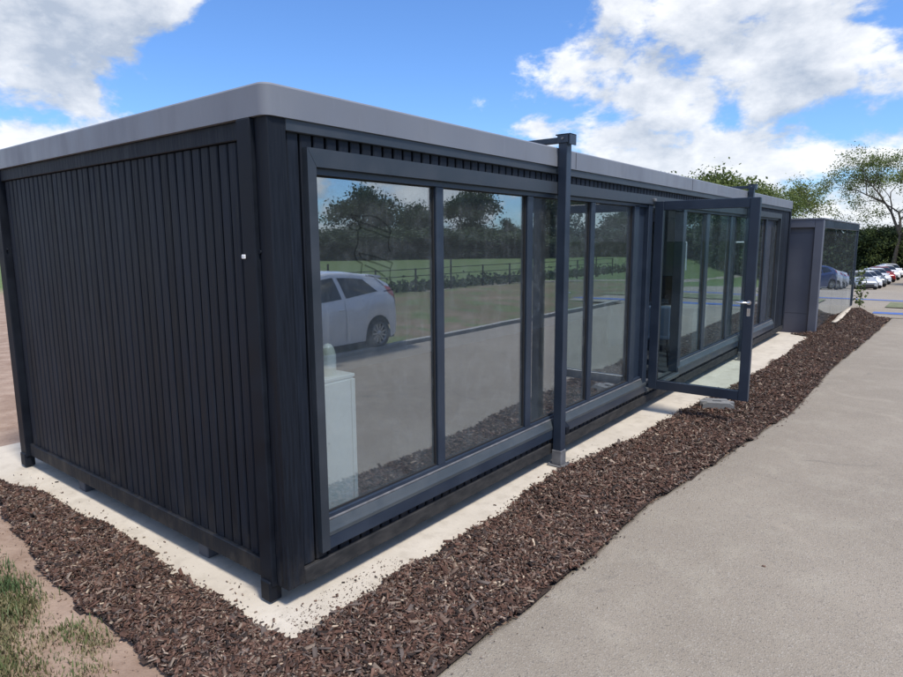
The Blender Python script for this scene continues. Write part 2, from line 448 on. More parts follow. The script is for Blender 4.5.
SLAB_X = ([-3, -.2, .5, 4.0, 5.3, 8.3, 13.2], [.30, .30, .30, .36, .40, .52, .52])
sl = MB()
ys = list(np.arange(-.30, 13.21, .25))
prof = []
sl.raw(*(lambda V, F: (V, F))(*(
    (lambda V: (V, [(i, i + 1, i + 3, i + 2) if False else (2 * i, 2 * i + 1, 2 * i + 3, 2 * i + 2) for i in range(len(V) // 2 - 1)]))
    ([p for y in ys for p in ((-4.6, y, 0.0), (float(interp(y, *SLAB_X)) + .03, y, 0.0))]))))
n_top = len(sl.v)
for i in range(len(ys) - 1):
    y0, y1 = ys[i], ys[i + 1]; x0 = float(interp(y0, *SLAB_X)) + .03; x1 = float(interp(y1, *SLAB_X)) + .03
    sl.raw([(x0, y0, 0), (x1, y1, 0), (x1, y1, -.12), (x0, y0, -.12)], [(0, 1, 2, 3)])
x0 = float(interp(ys[0], *SLAB_X)) + .03
sl.raw([(-4.6, ys[0], 0), (x0, ys[0], 0), (x0, ys[0], -.12), (-4.6, ys[0], -.12)], [(0, 1, 2, 3)])
sl.raw([(-4.6, ys[0], 0), (-4.6, ys[-1], 0), (-4.6, ys[-1], -.12), (-4.6, ys[0], -.12)], [(0, 1, 2, 3)])
xe = float(interp(ys[-1], *SLAB_X)) + .03
sl.raw([(-4.6, ys[-1], 0), (xe, ys[-1], 0), (xe, ys[-1], -.12), (-4.6, ys[-1], -.12)], [(0, 1, 2, 3)])
slab = sl.build('concrete_slab', 'concrete'); tag(slab, kind='structure')

PATH_E = ([-12, .05, 1.4, 2.6, 3.3, 4.5, 6.1, 9.3, 12.2, 16.0, 17.5], [.90, .965, 1.04, 1.035, 1.12, 1.23, 1.38, 1.37, 1.48, 1.60, 1.62])
def path_edge(y): return float(interp(y, *PATH_E)) + .022 * fnoise(0, y, 2.2, 8.0) + .012 * fnoise(0, y, 9, 2.0)
# path: rows with a ragged left edge, a thin worn lip down to the soil
pm_v = []; pm_f = []; prow = None
for y in list(np.arange(-12, 17.51, .06)):
    xl = path_edge(y); row = []
    cols = [(xl - .012, -.055), (xl, -.014 + .004 * fnoise(xl, y, 7)), (xl + .05, -.004), (xl + .4, .0), (2.4, .004), (3.9, .004), (5.46, -.004)]
    for x, z in cols:
        pm_v.append((x, y, z)); row.append(len(pm_v) - 1)
    if prow:
        for k in range(len(row) - 1): pm_f.append((prow[k], prow[k + 1], row[k + 1], row[k]))
    prow = row
path = link('path', np_mesh('path', pm_v, pm_f, smooth=True), 'tarmac'); tag(path, kind='structure')
# car park beyond the path
cp = grid_mesh('car_park', list(np.linspace(-9, 16, 26)), list(np.linspace(17.5, 104, 66)), lambda x, y: float(ground_z(x, y)) + .004 if x < 15.9 else float(ground_z(x, y)) - .1)
tag(link('car_park', cp, 'tarmac'), kind='structure')
def strip(name, x0, x1, y0, y1, m, dz=.012, n=14):
    V = []; F = []
    for i in range(n + 1):
        x = x0 + (x1 - x0) * i / n
        for y in (y0, y1): V.append((x, y + .04 * math.sin(i), float(ground_z(x, y)) + dz))
    for i in range(n): F.append((2 * i, 2 * i + 2, 2 * i + 3, 2 * i + 1))
    return link(name, np_mesh(name, V, F), m)
tag(strip('blue_painted_band', 1.15, 9.0, 18.35, 18.85, 'blue_paint'), kind='structure')
tag(strip('blue_painted_band', -.6, 9.0, 23.4, 23.9, 'blue_paint'), kind='structure')
tag(strip('grass_island', 1.3, 9.0, 20.3, 22.4, 'dry_turf', .03), kind='structure')

# kerb along the far side of the path, stones with joints
kb = empty('kerb', (5.5, 0, 0)); tag(kb, kind='structure')
km = MB().box((-.06, .006, -.10), (.07, .909, .045), .008).mesh('kerb_stone'); km.materials.append(MATS['kerb_concrete'])
for i in range(24):
    k_ = link('kerb_stone', km, None, kb); k_.location = (.012 * i + .004 * math.sin(i * 2.3), -4 + i * .915, .003 * math.sin(i * 1.7))

# ------------------------------------------------------------------ cabin
CL, CW = 12.88, 3.80
cab = empty('glazed_cabin', (0, 0, 0))
tag(cab, 'black timber-clad modular building with a long glazed front and grey metal fascia', 'building')
def P(name, mb, m): return mb.build(name, m, cab)
# carcass walls set back behind the cladding
P('end_wall', MB().box((-CW + .02, .035, .14), (-.03, .10, 2.70)), 'steel_black')
P('rear_wall', MB().box((-CW + .02, .10, .14), (-CW + .09, CL - .10, 2.70)), 'steel_black')
P('far_end_wall', MB().box((-CW + .02, CL - .10, .14), (-.03, CL - .035, 2.70)), 'steel_black')
P('front_wall', MB().box((-.10, .10, .14), (-.035, .245, 2.70)).box((-.10, .245, 2.46), (-.035, 11.82, 2.70)).box((-.10, .245, .14), (-.035, 11.82, .27)).box((-.10, 11.82, .14), (-.035, CL - .10, 2.70)), 'steel_black')
P('floor', MB().box((-CW + .09, .10, .17), (-.10, CL - .10, .26)), 'interior_dark')
P('ceiling', MB().box((-CW + .09, .10, 2.50), (-.10, CL - .10, 2.56)), 'interior_wall')
P('wall_lining', MB().box((-CW + .092, .11, .262), (-CW + .11, CL - .11, 2.498)), 'interior_wall')
P('wall_lining', MB().box((-CW + .112, CL - .13, .262), (-.11, CL - .112, 2.498)), 'interior_wall')
P('wall_lining', MB().box((-CW + .112, .112, .262), (-.11, .13, 2.498)), 'interior_dark')
# cladding boards
def board_mesh(wd, h, th, c=.006):
    return MB().prism([(-wd / 2, th), (-wd / 2, c), (-wd / 2 + c, 0), (wd / 2 - c, 0), (wd / 2, c), (wd / 2, th)], 'z', 0, h).mesh('cladding_board')
E_Z0, E_Z1 = .225, 2.515
eb = board_mesh(.075, E_Z1 - E_Z0, .03); eb.materials.append(MATS['charred_timber'])
pitch = .0885; n_end = 39
x = -.235
for i in range(n_end):
    o = link('cladding_board', eb, None, cab); o.location = (x - .0, .0 + .0025 * rng.random(), E_Z0)
    x -= pitch
    if x < -CW + .16: break
# front boards (turned to face +X): full height at the corner, short ones above and below the glazing
fb_full = board_mesh(.076, 2.565 - .205, .03); fb_full.materials.append(MATS['charred_timber'])
fb_top = board_mesh(.071, 2.565 - 2.44, .03); fb_top.materials.append(MATS['charred_timber'])
fb_bot = board_mesh(.071, .30 - .16, .03); fb_bot.materials.append(MATS['charred_timber'])
def front_board(me, y, z):
    o = link('cladding_board', me, None, cab); o.rotation_euler = (0, 0, math.pi / 2); o.location = (.0 - .002 * rng.random(), y, z)
for y in (.142, .2305): front_board(fb_full, y, .205)
y = .319
while y < 11.85:
    front_board(fb_top, y, 2.44); front_board(fb_bot, y, .16); y += pitch
while y < CL - .1: front_board(fb_full, y, .205); y += pitch
# trims
P('corner_board', MB().prism([(-.085, -.022), (.012, -.022), (.016, -.018), (.016, .088), (-.02, .088), (-.02, .012), (-.085, .012)], 'z', .112, 2.612), 'charred_timber')
P('corner_board', MB().box((-.02, CL - .085, .112), (.016, CL + .02, 2.612), .004), 'charred_timber')
P('header_board', MB().box((-.012, .090, 2.553), (.020, CL - .088, 2.624), .004), 'surround_metal')
P('base_board', MB().box((-.016, .090, .100), (.018, CL - .088, .196), .005), 'dusty_timber')
P('header_board', MB().box((-CW + .13, -.018, 2.520), (-.215, .02, 2.612), .004), 'charred_timber')
P('base_board', MB().box((-CW + .13, -.020, .112), (-.090, .02, .222), .005), 'charred_timber')
P('underframe', MB().box((-CW + .05, .03, .118), (-.04, CL - .04, .138)), 'steel_black')
# steel corner posts on the end wall, with feet
for xa, xb in ((-.205, -.092), (-CW - .005, -CW + .125)):
    cpst = P('corner_post', MB().box((xa, -.050, .105), (xb, .030, 2.612), .006), 'steel_black')
    MB().box((xa + .012, -.062, .012), (xb - .012, .020, .135), .008).build('foot', 'steel_black', cpst)
    MB().lathe([(.013, 0), (.013, .008), (.006, .014)], 12, ((xa + xb) / 2, -.051, 1.93), 'y').build('bolt', 'steel_black', cpst)
    MB().lathe([(.010, 0), (.010, -.010)], 10, (xb + .008, -.021, 1.95), 'y').build('bolt', 'steel_black', cpst)
MB().box((-.198, -.062, 1.915), (-.172, -.0505, 1.937), .003).build('clip', 'bolt_white', cpst)
bpy.data.objects['clip'].parent = [c for c in cab.children if c.name == 'corner_post'][0]
# fascia ring with rounded corners
def ring_profile(x0, x1, y0, y1, r, n=7):
    pts = []
    for cx, cy, a0 in ((x1 - r, y0 + r, -90), (x1 - r, y1 - r, 0), (x0 + r, y1 - r, 90), (x0 + r, y0 + r, 180)):
        for k in range(n + 1):
            a = R(a0 + 90 * k / n); pts.append((cx + r * math.cos(a), cy + r * math.sin(a)))
    return pts
outer = ring_profile(-CW - .03, .032, -.045, CL + .03, .055); inner = ring_profile(-CW + .02, -.03, .02, CL - .02, .05)
fz = [(outer, 2.614), (outer, 2.758), (ring_profile(-CW - .022, .024, -.037, CL + .022, .05), 2.768), (inner, 2.770), (inner, 2.70)]
m_ = MB(); n = len(outer)
vs_ = [(px, py, z) for pr, z in fz for px, py in pr] + [(px, py, 2.614) for px, py in inner]
fs = [(a * n + i, a * n + (i + 1) % n, (a + 1) * n + (i + 1) % n, (a + 1) * n + i) for a in range(4) for i in range(n)] + [(i, 5 * n + i, 5 * n + (i + 1) % n, (i + 1) % n) for i in range(n)]
m_.raw(vs_, fs, True)
fas = P('fascia', m_, 'fascia_metal')
fas.data.polygons.foreach_set('use_smooth', [True] * len(fas.data.polygons))
md = fas.modifiers.new('edges', 'EDGE_SPLIT'); md.split_angle = R(35)
for yj in (3.2, 6.4, 9.6):
    MB().box((.0325, yj - .0015, 2.62), (.0345, yj + .0015, 2.756)).build('seam', 'steel_black', fas)
P('roof', MB().box((-CW + .0, .0, 2.702), (-.01, CL, 2.732)), 'roof_membrane')

# ---- glazing
FX = .038             # front face of the outer window surround
GX = -.035           # glass plane
Y0, Y1 = .203, 11.86
ZB, ZT = .246, 2.485
DO0, DO1 = 5.10, 6.16        # door opening
def mitred(name, pts_front, inv=False):
    V = [(FX, y_, z_) for y_, z_ in pts_front] + [(GX, y_, z_) for y_, z_ in pts_front]
    P(name, MB().raw(V, [(0, 1, 2, 3), (4, 7, 6, 5)] + [(i, (i + 1) % 4, 4 + (i + 1) % 4, 4 + i) for i in range(4)]), 'surround_metal')
mitred('window_surround', [(Y0, ZB), (Y0, ZT), (Y0 + .058, ZT - .095), (Y0 + .058, ZB)])
mitred('window_surround', [(Y1, ZB), (Y1, ZT), (Y1 - .058, ZT - .095), (Y1 - .058, ZB)])
mitred('window_head', [(Y0 + .002, ZT), (Y1 - .002, ZT), (Y1 - .060, ZT - .095), (Y0 + .060, ZT - .095)])
P('glazing_bead', MB().box((GX + .004, Y0 + .059, ZT - .130), (.004, Y1 - .059, ZT - .0955)), 'frame_metal')
def sill(y0, y1):
    P('bottom_rail', MB().box((GX - .03, y0, ZB), (.032, y1, ZB + .0795), .003), 'frame_metal')
    P('sill', MB().prism([(GX - .03, .405), (GX - .03, .326), (FX - .004, .326), (FX - .004, .348), (FX - .012, .366), (.012, .402), (.010, .405)], 'y', y0, y1), 'sill_metal')
    P('sill_edge', MB().box((-.003, y0, .4065), (.010, y1, .418), .002), 'galvanised')
    P('glazing_bead', MB().box((GX + .002, y0, .4055), (-.004, y1, .440), .003), 'frame_metal')
sill(Y0 + .0565, DO0 - .02); sill(DO1 + .02, Y1 - .0565)
P('door_threshold', MB().box((-.10, DO0 - .02, ZB), (FX + .012, DO1 + .02, ZB + .05), .006), 'sill_metal')
muls = [(1.28, 1.385), (2.44, 2.55), (3.59, 3.70), (7.20, 7.36), (8.42, 8.53), (9.55, 9.66), (10.76, 10.88)]
for a, b in muls:
    P('mullion', MB().box((-.055, a + .022, .436), (-.002, b - .004, ZT - .128), .006), 'frame_metal')
P('door_jamb', MB().box((-.09, 4.64, ZB + .10), (.004, 4.76, ZT - .115), .006).box((-.09, 4.985, ZB + .05), (.026, DO0, ZT - .10), .006), 'frame_metal')
P('door_jamb', MB().box((-.09, DO1, ZB + .05), (.026, DO1 + .11, ZT - .10), .006), 'frame_metal')
P('infill_panel', MB().box((-.06, 4.762, ZB + .128), (-.03, 4.983, ZT - .115)), 'frame_metal')
muls = [(a + .022, b - .004) for a, b in muls]
edges = [Y0 + .058] + [v for ab in muls[:3] for v in ab] + [4.64]
pan = [(edges[i], edges[i + 1]) for i in range(0, len(edges), 2)]
edges = [DO1 + .11] + [v for ab in muls[3:] for v in ab] + [Y1 - .058]
pan += [(edges[i], edges[i + 1]) for i in range(0, len(edges), 2)]
panes = []
for a, b in pan:
    pane = P('glass_pane', MB().box((GX - .006, a - .01, ZB + .145), (GX, b + .01, ZT - .118)), 'coated_glass')
    pane.rotation_euler = (0, R(rng.uniform(-.10, .10)), 0)
    panes.append(pane)
    gk = .011
    MB().box((GX + .001, a + .001, ZB + .16), (GX + .012, a + gk, ZT - .126)).box((GX + .001, b - gk, ZB + .16), (GX + .012, b - .001, ZT - .126)).box((GX + .001, a + gk, ZT - .137), (GX + .012, b - gk, ZT - .126)).box((GX + .001, a + gk, ZB + .195), (GX + .012, b - gk, ZB + .205)).build('gasket', 'rubber', pane)
# dark ribbon-like line decal on the first pane (thin strips of film on the glass)
deco = [[(0.566, 2.153), (0.632, 2.144), (0.722, 2.153), (0.797, 2.137), (0.859, 2.099), (0.9, 2.062)], [(0.566, 2.153), (0.584, 2.111), (0.548, 2.077), (0.611, 2.065), (0.641, 2.078), (0.613, 2.112), (0.579, 2.145)], [(0.613, 2.12), (0.733, 2.093), (0.897, 2.05)], [(0.635, 2.083), (0.744, 2.058), (0.877, 2.023)], [(0.9, 2.068), (0.877, 2.023), (0.868, 1.965), (0.887, 1.937)], [(0.617, 2.065), (0.614, 1.993), (0.582, 1.934), (0.598, 1.891), (0.645, 1.872)], [(0.618, 1.933), (0.739, 1.913), (0.905, 1.869)], [(0.646, 1.898), (0.75, 1.873), (0.884, 1.833)], [(0.618, 1.933), (0.646, 1.898)], [(0.905, 1.869), (0.884, 1.833), (0.876, 1.774), (0.907, 1.698)], [(0.645, 1.872), (0.631, 1.812)], [(0.663, 1.863), (0.748, 1.833), (0.837, 1.785)], [(0.667, 1.801), (0.734, 1.789), (0.822, 1.731)], [(0.821, 1.695), (0.907, 1.703), (0.914, 1.716)]]
dm = MB()
for pl in deco:
    for (ya, za), (yb, zb_) in zip(pl[:-1], pl[1:]):
        dy, dz = yb - ya, zb_ - za; L = math.hypot(dy, dz); ny, nz = -dz / L * .0055, dy / L * .0055
        dm.raw([(GX + .0012, ya + ny, za + nz), (GX + .0012, yb + ny, zb_ + nz), (GX + .0012, yb - ny, zb_ - nz), (GX + .0012, ya - ny, za - nz)], [(0, 1, 2, 3)])
dec = dm.build('decal', 'decal_dark', panes[0]); dec['label'] = 'dark line drawing of a folded ribbon stuck on the glass'

# ---- open door, hinged on the near jamb and swung out square to the front
DY = 5.150
door = P('door', MB().box((.035, DY - .03, .285), (.135, DY + .03, 2.425), .004).box((1.030, DY - .03, .285), (1.128, DY + .03, 2.425), .004)
         .box((.135, DY - .028, .285), (1.030, DY + .028, .390), .004).box((.135, DY - .028, 2.325), (1.030, DY + .028, 2.425), .004), 'frame_metal')
MB().box((.130, DY - .004, .385), (1.035, DY + .004, 2.33)).build('glass_pane', 'door_glass', door)
hd = MB().tube([(1.082, DY - .031, 1.345), (1.082, DY - .075, 1.345), (.965, DY - .078, 1.345)], .0095, 8).lathe([(.024, 0), (.024, -.008)], 14, (1.082, DY - .031, 1.345), 'y')
hd.tube([(1.082, DY + .031, 1.345), (1.082, DY + .075, 1.345), (.965, DY + .078, 1.345)], .0095, 8)
hd.build('handle', 'chrome', door)
MB().box((1.066, DY - .034, 1.20), (1.098, DY - .0302, 1.285), .003).build('lock_plate', 'chrome', door)
for z in (.45, 1.35, 2.25):
    MB().tube([(.028, DY - .035, z - .05), (.028, DY - .035, z + .05)], .011, 8).build('hinge', 'steel_black', door)
MB().tube([(.03, DY - .02, 2.43), (.05, DY - .02, 2.44)], .008, 6).box((.02, 5.05, 2.425), (.06, 5.11, 2.455), .004).build('closer_bracket', 'galvanised', door)
# packers under the end wall
for xx in (-.92, -2.72):
    P('support_block', MB().box((xx - .055, .02, .0), (xx + .055, .30, .117), .006), 'interior_dark')
for yy in (2.0, 4.0, 6.5, 9.0, 11.5):
    P('support_block', MB().box((-.42, yy - .1, .0), (-.16, yy + .1, .117), .006), 'interior_dark')

# ------------------------------------------------------------------ steel posts standing against the front
def steel_post(y, label):
    t_ = empty('steel_post', (.080, y, 0)); tag(t_, label, 'post', 'steel posts against the glazed front')
    MB().box((-.041, -.041, .012), (.041, .041, 2.86), .005).build('shaft', 'frame_metal', t_)
    MB().box((-.047, -.047, .014), (.047, .047, .145), .004).build('sleeve', 'galvanised', t_)
    bp_ = MB().box((-.078, -.078, .001), (.078, .078, .013), .003).build('base_plate', 'galvanised', t_)
    for sx_ in (-1, 1):
        for sy_ in (-1, 1): MB().lathe([(.010, .013), (.010, .024), (.004, .027)], 6, (.063 * sx_, .063 * sy_, 0), smooth=False).build('bolt', 'galvanised', bp_)
    br = MB().box((-.062, -.056, 2.862), (.075, .056, 2.872), .002).box((-.045, -.056, 2.80), (.055, -.0475, 2.872), .002).box((.062, -.056, 2.785), (.075, .056, 2.872), .002).build('top_bracket', 'frame_metal', t_)
    MB().lathe([(.011, 0), (.011, -.010)], 6, (.005, -.0565, 2.835), 'y', False).build('bolt', 'galvanised', br)
    MB().box((-.78, -.028, 2.806), (-.046, .028, 2.852), .004).build('arm', 'frame_metal', t_)
    MB().box((-.78, -.035, 2.732), (-.70, .035, 2.806), .004).build('roof_bracket', 'frame_metal', t_)
    return t_
steel_post(2.905, 'square dark steel post with roof arm, bolted to the slab left of the open door')
steel_post(9.20, 'square dark steel post with roof arm rising behind the open glass door')
# small black clip box on the sill beside the near post
bx = MB().prism([(0, 0), (.05, -.01), (.05, .05), (.0, .10)], 'y', 0, .06).build('black_clip', 'steel_black', None)
bx.location = (.0565, 2.985, .28); tag(bx, 'small black clip fixed on the sill just right of the near steel post', 'clip')

# ------------------------------------------------------------------ things inside
c_ = empty('cabinet', (-.325, .485, .26)); tag(c_, 'white upright cabinet standing behind the first glass pane', 'cabinet')
MB().box((-.20, -.15, .0), (.195, .155, .915), .006).build('carcass', 'cabinet_white', c_)
MB().box((-.21, -.155, .918), (.20, .16, .94), .004).build('top', 'cabinet_white', c_)
MB().box((.1955, -.148, .02), (.2085, .115, .91), .003).build('door', 'cabinet_white', c_)
MB().box((.1955, .121, .02), (.2085, .152, .91), .003).build('side_trim', 'cabinet_white', c_)
bt = empty('bottle', (-.20, .50, 1.2005)); tag(bt, 'pale rounded bottle on top of the white cabinet behind the glass', 'bottle')
MB().lathe([(.043, 0), (.046, .01), (.046, .12), (.043, .145), (.034, .172), (.02, .19), (.004, .196)], 20).build('bottle_body', 'bottle_glass', bt)
MB().lathe([(.0468, .05), (.0468, .13)], 20).build('paper_label', 'cabinet_white', bt)
ch = empty('chair', (-.52, 6.72, .26), R(200)); tag(ch, 'blue-grey upholstered chair inside, seen through the open glass door', 'chair')
bmk = MB()
def cushion(w_, h_, t_, r_):
    bm = bmesh.new(); bmesh.ops.create_cube(bm, size=1); bmesh.ops.scale(bm, vec=(w_, t_, h_), verts=bm.verts); bmesh.ops.bevel(bm, geom=bm.edges[:], offset=r_, segments=4, affect='EDGES', profile=.6)
    bm.verts.index_update(); res = MB().raw([v.co[:] for v in bm.verts], [[v.index for v in f.verts] for f in bm.faces], True); bm.free(); return res
s_ = cushion(.46, .09, .44, .035).build('seat', 'chair_fabric', ch); s_.location = (0, 0, .42)
s_ = cushion(.44, .46, .07, .03).build('backrest', 'chair_fabric', ch); s_.location = (0, .21, .62); s_.rotation_euler = (R(-8), 0, 0)
for sx_ in (-1, 1):
    for sy_ in (-1, 1): MB().tube([(.19 * sx_, .18 * sy_, .38), (.22 * sx_, .21 * sy_, 0)], .013, 8).build('leg', 'steel_black', ch)
dk = empty('desk', (-.95, 8.0, .26)); tag(dk, 'plain grey desk inside the cabin under the dark screen', 'desk')
MB().box((-.7, -.35, .70), (.7, .35, .73), .004).build('desk_top', 'desk_top', dk)
for sx_ in (-1, 1): MB().box((.66 * sx_ - .02, -.33, 0), (.66 * sx_ + .02, .33, .70)).build('side_panel', 'desk_top', dk)
sc_ = empty('computer_screen', (-.72, 7.95, .99)); tag(sc_, 'dark flat screen on the desk, seen through the open glass door above the chair', 'screen')
MB().box((-.30, -.015, .09), (.30, .015, .45), .006).build('display', 'screen_black', sc_)
MB().box((-.03, .016, .012), (.03, .03, .25)).build('stem', 'steel_black', sc_); MB().box((-.12, -.06, 0), (.12, .10, .012), .003).build('foot', 'steel_black', sc_)

# concrete foot with a hand slot, beyond the door on the slab
fb = MB()
ft = empty('concrete_foot', (.66, 5.72, .0), R(25)); tag(ft, 'grey concrete weight block with a slot, on the mulch edge under the open door', 'weight block')
fb.prism([(-.19, 0), (.19, 0), (.17, .075), (.12, .105), (-.12, .105), (-.17, .075)], 'y', -.12, -.035)
fb.prism([(-.19, 0), (.19, 0), (.17, .075), (.12, .105), (-.12, .105), (-.17, .075)], 'y', .035, .12)
fb.box((-.188, -.036, .0), (-.05, .036, .10), .0).box((.05, -.036, 0), (.188, .036, .10))
fb.box((-.051, -.036, 0), (.051, .036, .04))
fo = fb.build('block_body', 'grey_concrete', ft)
MB().box((-.045, -.03, .041), (.045, .03, .046)).build('slot_floor', 'interior_dark', ft)

# ------------------------------------------------------------------ second building
b2 = empty('grey_building', (.54, 13.44, -.02), R(.6)); tag(b2, 'lower grey-blue panelled building with a mirrored glass side, beyond the cabin', 'building')
L2, W2, H2 = 7.2, 5.0, 2.42
def Q(name, mb, m): return mb.build(name, m, b2)
Q('end_wall', MB().box((-W2, .06, -.5), (-.16, .14, H2 - .10)), 'panel_grey')
xx = -.165; k = 0
for k in range(4):
    Q('wall_panel', MB().box((xx - 1.15, .045, .42), (xx - .008, .062, H2 - .28), .004), 'panel_grey')
    Q('wall_panel', MB().box((xx - 1.15, .045, -.30), (xx - .008, .062, .412), .004), 'panel_grey'); xx -= 1.158
Q('corner_pier', MB().box((-.16, -.03, -.5), (.0, .16, H2), .006), 'panel_grey')
Q('top_frame', MB().box((-W2, -.03, H2 - .16), (-.162, .14, H2), .006), 'panel_grey')
Q('glazing_bar', MB().box((-.12, .162, -.5), (-.02, L2, .02), .004).box((-.14, .162, H2 - .17), (.0, L2, H2), .004).box((-.12, L2 - .12, .022), (-.012, L2 + .02, H2 - .172), .004), 'frame_metal')
for j in range(3):
    ya = .17 + j * (L2 - .30) / 3; yb = ya + (L2 - .30) / 3 - .02
    Q('glass_pane', MB().box((-.046, ya, .021), (-.04, yb, H2 - .171)), 'coated_glass')
Q('rear_wall', MB().box((-W2, .14, -.5), (-W2 + .1, L2, H2 - .1)), 'interior_dark')
Q('far_wall', MB().box((-W2 + .1, L2 - .1, -.5), (-.16, L2, H2 - .1)), 'interior_dark')
Q('floor', MB().box((-W2 + .1, .14, -.02), (-.13, L2 - .1, .0)), 'interior_dark')
Q('roof', MB().box((-W2 - .02, -.04, H2 + .003), (.012, L2 + .03, H2 + .035), .006), 'fascia_metal')

# ------------------------------------------------------------------ mulch: bed and loose bark chips
END_IN = ([-3.9, -3.4, -3.1, -2.5, -1.9, -1.2, -.6, -.2, .24, .35], [-.42, -.33, -.24, -.22, -.21, -.19, -.21, -.21, -.23, -.2])     # inner edge y(x)
END_OUT = ([-4.2, -3.6, -3.04, -2.3, -1.71, -1.2, -.77, -.38, .05, .5, 1.0], [-.45, -.44, -.47, -.60, -.65, -.72, -.70, -.73, -.70, -.74, -.85])
STR_IN = ([-.9, -.23, .13, .8, 1.3, 1.7, 2.1, 2.7, 3.4, 4.1, 5.3, 6.5, 8.3, 10, 12.7, 13.0, 13.45, 22], [.27, .265, .26, .26, .27, .25, .20, .21, .26, .35, .37, .47, .56, .56, .52, .10, .5, .2])
def in_mulch(x, y):
    jx = .055 * fnoise(x, y, 2.7, 4.0) + .03 * fnoise(x, y, 9, 6.0)
    if y > 17.3: return False
    if x > interp(y, *STR_IN) + jx and x < path_edge(y) + .015 + .5 * jx and y > float(interp(x, *END_OUT)) + jx and (y > -.23 or x > .25 or y < interp(x, *END_IN)): return True
    if x <= .32 and y < interp(x, *END_IN) + jx and y > interp(x, *END_OUT) + .05 * fnoise(x, y, 4, 9): return True
    return False
def mulch_h(x, y):
    h = .012 + .022 * (fnoise(x, y, 2.0, 1.0) + .4) + .010 * fnoise(x, y, 7.0, 2.0)
    h += .30 * math.exp(-(((x - 1.0) / .42) ** 2 + ((y - 16.0) / .85) ** 2)) + .10 * math.exp(-(((x - .95) / .30) ** 2 + ((y - 14.4) / .9) ** 2))
    if y > 0: h += .016 * max(0, 1 - abs(x - (interp(y, *STR_IN) + path_edge(y)) / 2) / .4)
    e = path_edge(y) - x
    return h
bv = []; bf = []; vid = {}
st = .05
def vget(i, j):
    if (i, j) not in vid:
        x, y = i * st, j * st; vid[(i, j)] = len(bv); bv.append((x, y, mulch_h(x, y) - .012))
    return vid[(i, j)]
for j in range(-18, 350):
    for i in range(-84 if j < -2 else 0, 36):
        if in_mulch((i + .5) * st, (j + .5) * st): bf.append((vget(i, j), vget(i + 1, j), vget(i + 1, j + 1), vget(i, j + 1)))
mb_ = link('mulch_bed', np_mesh('mulch_bed', bv, bf, smooth=True), 'mulch_bed'); tag(mb_, 'dark bark mulch bed between the slab, the path and the soil', 'mulch', kind='stuff')

CH_V = np.array([(-.5, -.5, -.5), (.5, -.42, -.5), (.46, .5, -.4), (-.44, .42, -.5), (-.42, -.36, .5), (.36, -.5, .34), (.5, .3, .5), (-.5, .5, .4)])
CH_F = np.array([(0, 3, 2, 1), (4, 5, 6, 7), (0, 1, 5, 4), (1, 2, 6, 5), (2, 3, 7, 6), (3, 0, 4, 7)])
PAL = np.array([(.052, .028, .020), (.084, .044, .031), (.115, .066, .047), (.026, .018, .015), (.135, .092, .070), (.060, .040, .034), (.105, .082, .070), (.21, .160, .122), (.33, .26, .19)])
PW = np.array([.16, .19, .17, .11, .13, .08, .08, .06, .02]); PW /= PW.sum()
def chips(name, pts, zs, smin, smax, up_bias, flat=False):
    n = len(pts); P3 = np.column_stack([pts, zs])
    L = (smin + (smax - smin) * nrng.random(n) ** 1.7) * (1 + 1.0 * (nrng.random(n) > .94)); W_ = np.clip(L * nrng.uniform(.16, .48, n), .0012 if smin < .003 else .004, .026); T = np.minimum(nrng.uniform(.0025, .008, n), L * .5)
    az = nrng.uniform(0, 2 * math.pi, n); tilt = nrng.normal(0, up_bias, n); roll = nrng.normal(0, up_bias * 1.4, n)
    if flat: tilt *= .15; roll *= .15
    loc = CH_V[None] * np.stack([L, W_, T], 1)[:, None, :] * (1 + nrng.normal(0, .10, (n, 8, 3)))
    loc[:, :, 2] += (loc[:, :, 0] / L[:, None]) ** 2 * L[:, None] * nrng.normal(0, .12, n)[:, None]
    cr, sr = np.cos(roll)[:, None], np.sin(roll)[:, None]; x_, y_, z_ = loc[..., 0], loc[..., 1], loc[..., 2]
    y_, z_ = y_ * cr - z_ * sr, y_ * sr + z_ * cr
    ct, stt = np.cos(tilt)[:, None], np.sin(tilt)[:, None]; x_, z_ = x_ * ct - z_ * stt, x_ * stt + z_ * ct
    ca, sa = np.cos(az)[:, None], np.sin(az)[:, None]; x_, y_ = x_ * ca - y_ * sa, x_ * sa + y_ * ca
    V = np.stack([x_, y_, z_], -1) + P3[:, None, :]
    if flat: V[..., 2] += np.maximum(0, .0015 - V[..., 2].min(1))[:, None]
    F = (CH_F[None] + (np.arange(n) * 8)[:, None, None]).reshape(-1, 4)
    ci = nrng.choice(len(PAL), n, p=PW); tint = PAL[ci] * nrng.uniform(.85, 1.7, (n, 1))
    return np_mesh(name, V.reshape(-1, 3), F, np.repeat(tint, 8, 0))
pts = []; zs = []
def scatter(x0, x1, y0, y1, dens):
    n = int((x1 - x0) * (y1 - y0) * dens)
    for _ in range(n):
        x, y = rng.uniform(x0, x1), rng.uniform(y0, y1)
        if in_mulch(x, y): pts.append((x, y)); zs.append(mulch_h(x, y) + rng.uniform(-.008, .016))
scatter(-4.2, .3, -.9, -.1, 13500); scatter(.15, 1.15, -.95, 2.0, 13500); scatter(.1, 1.3, 2.0, 5.0, 8000); scatter(.2, 1.5, 5.0, 9.0, 2900); scatter(0, 1.7, 9.0, 17.3, 1700)
big = chips('bark_chips', np.array(pts), np.array(zs), .008, .048, .42)
tag(link('bark_chips', big, 'bark_chips'), 'loose reddish brown bark chips heaped along the cabin and round its corner', 'bark chips', kind='stuff')
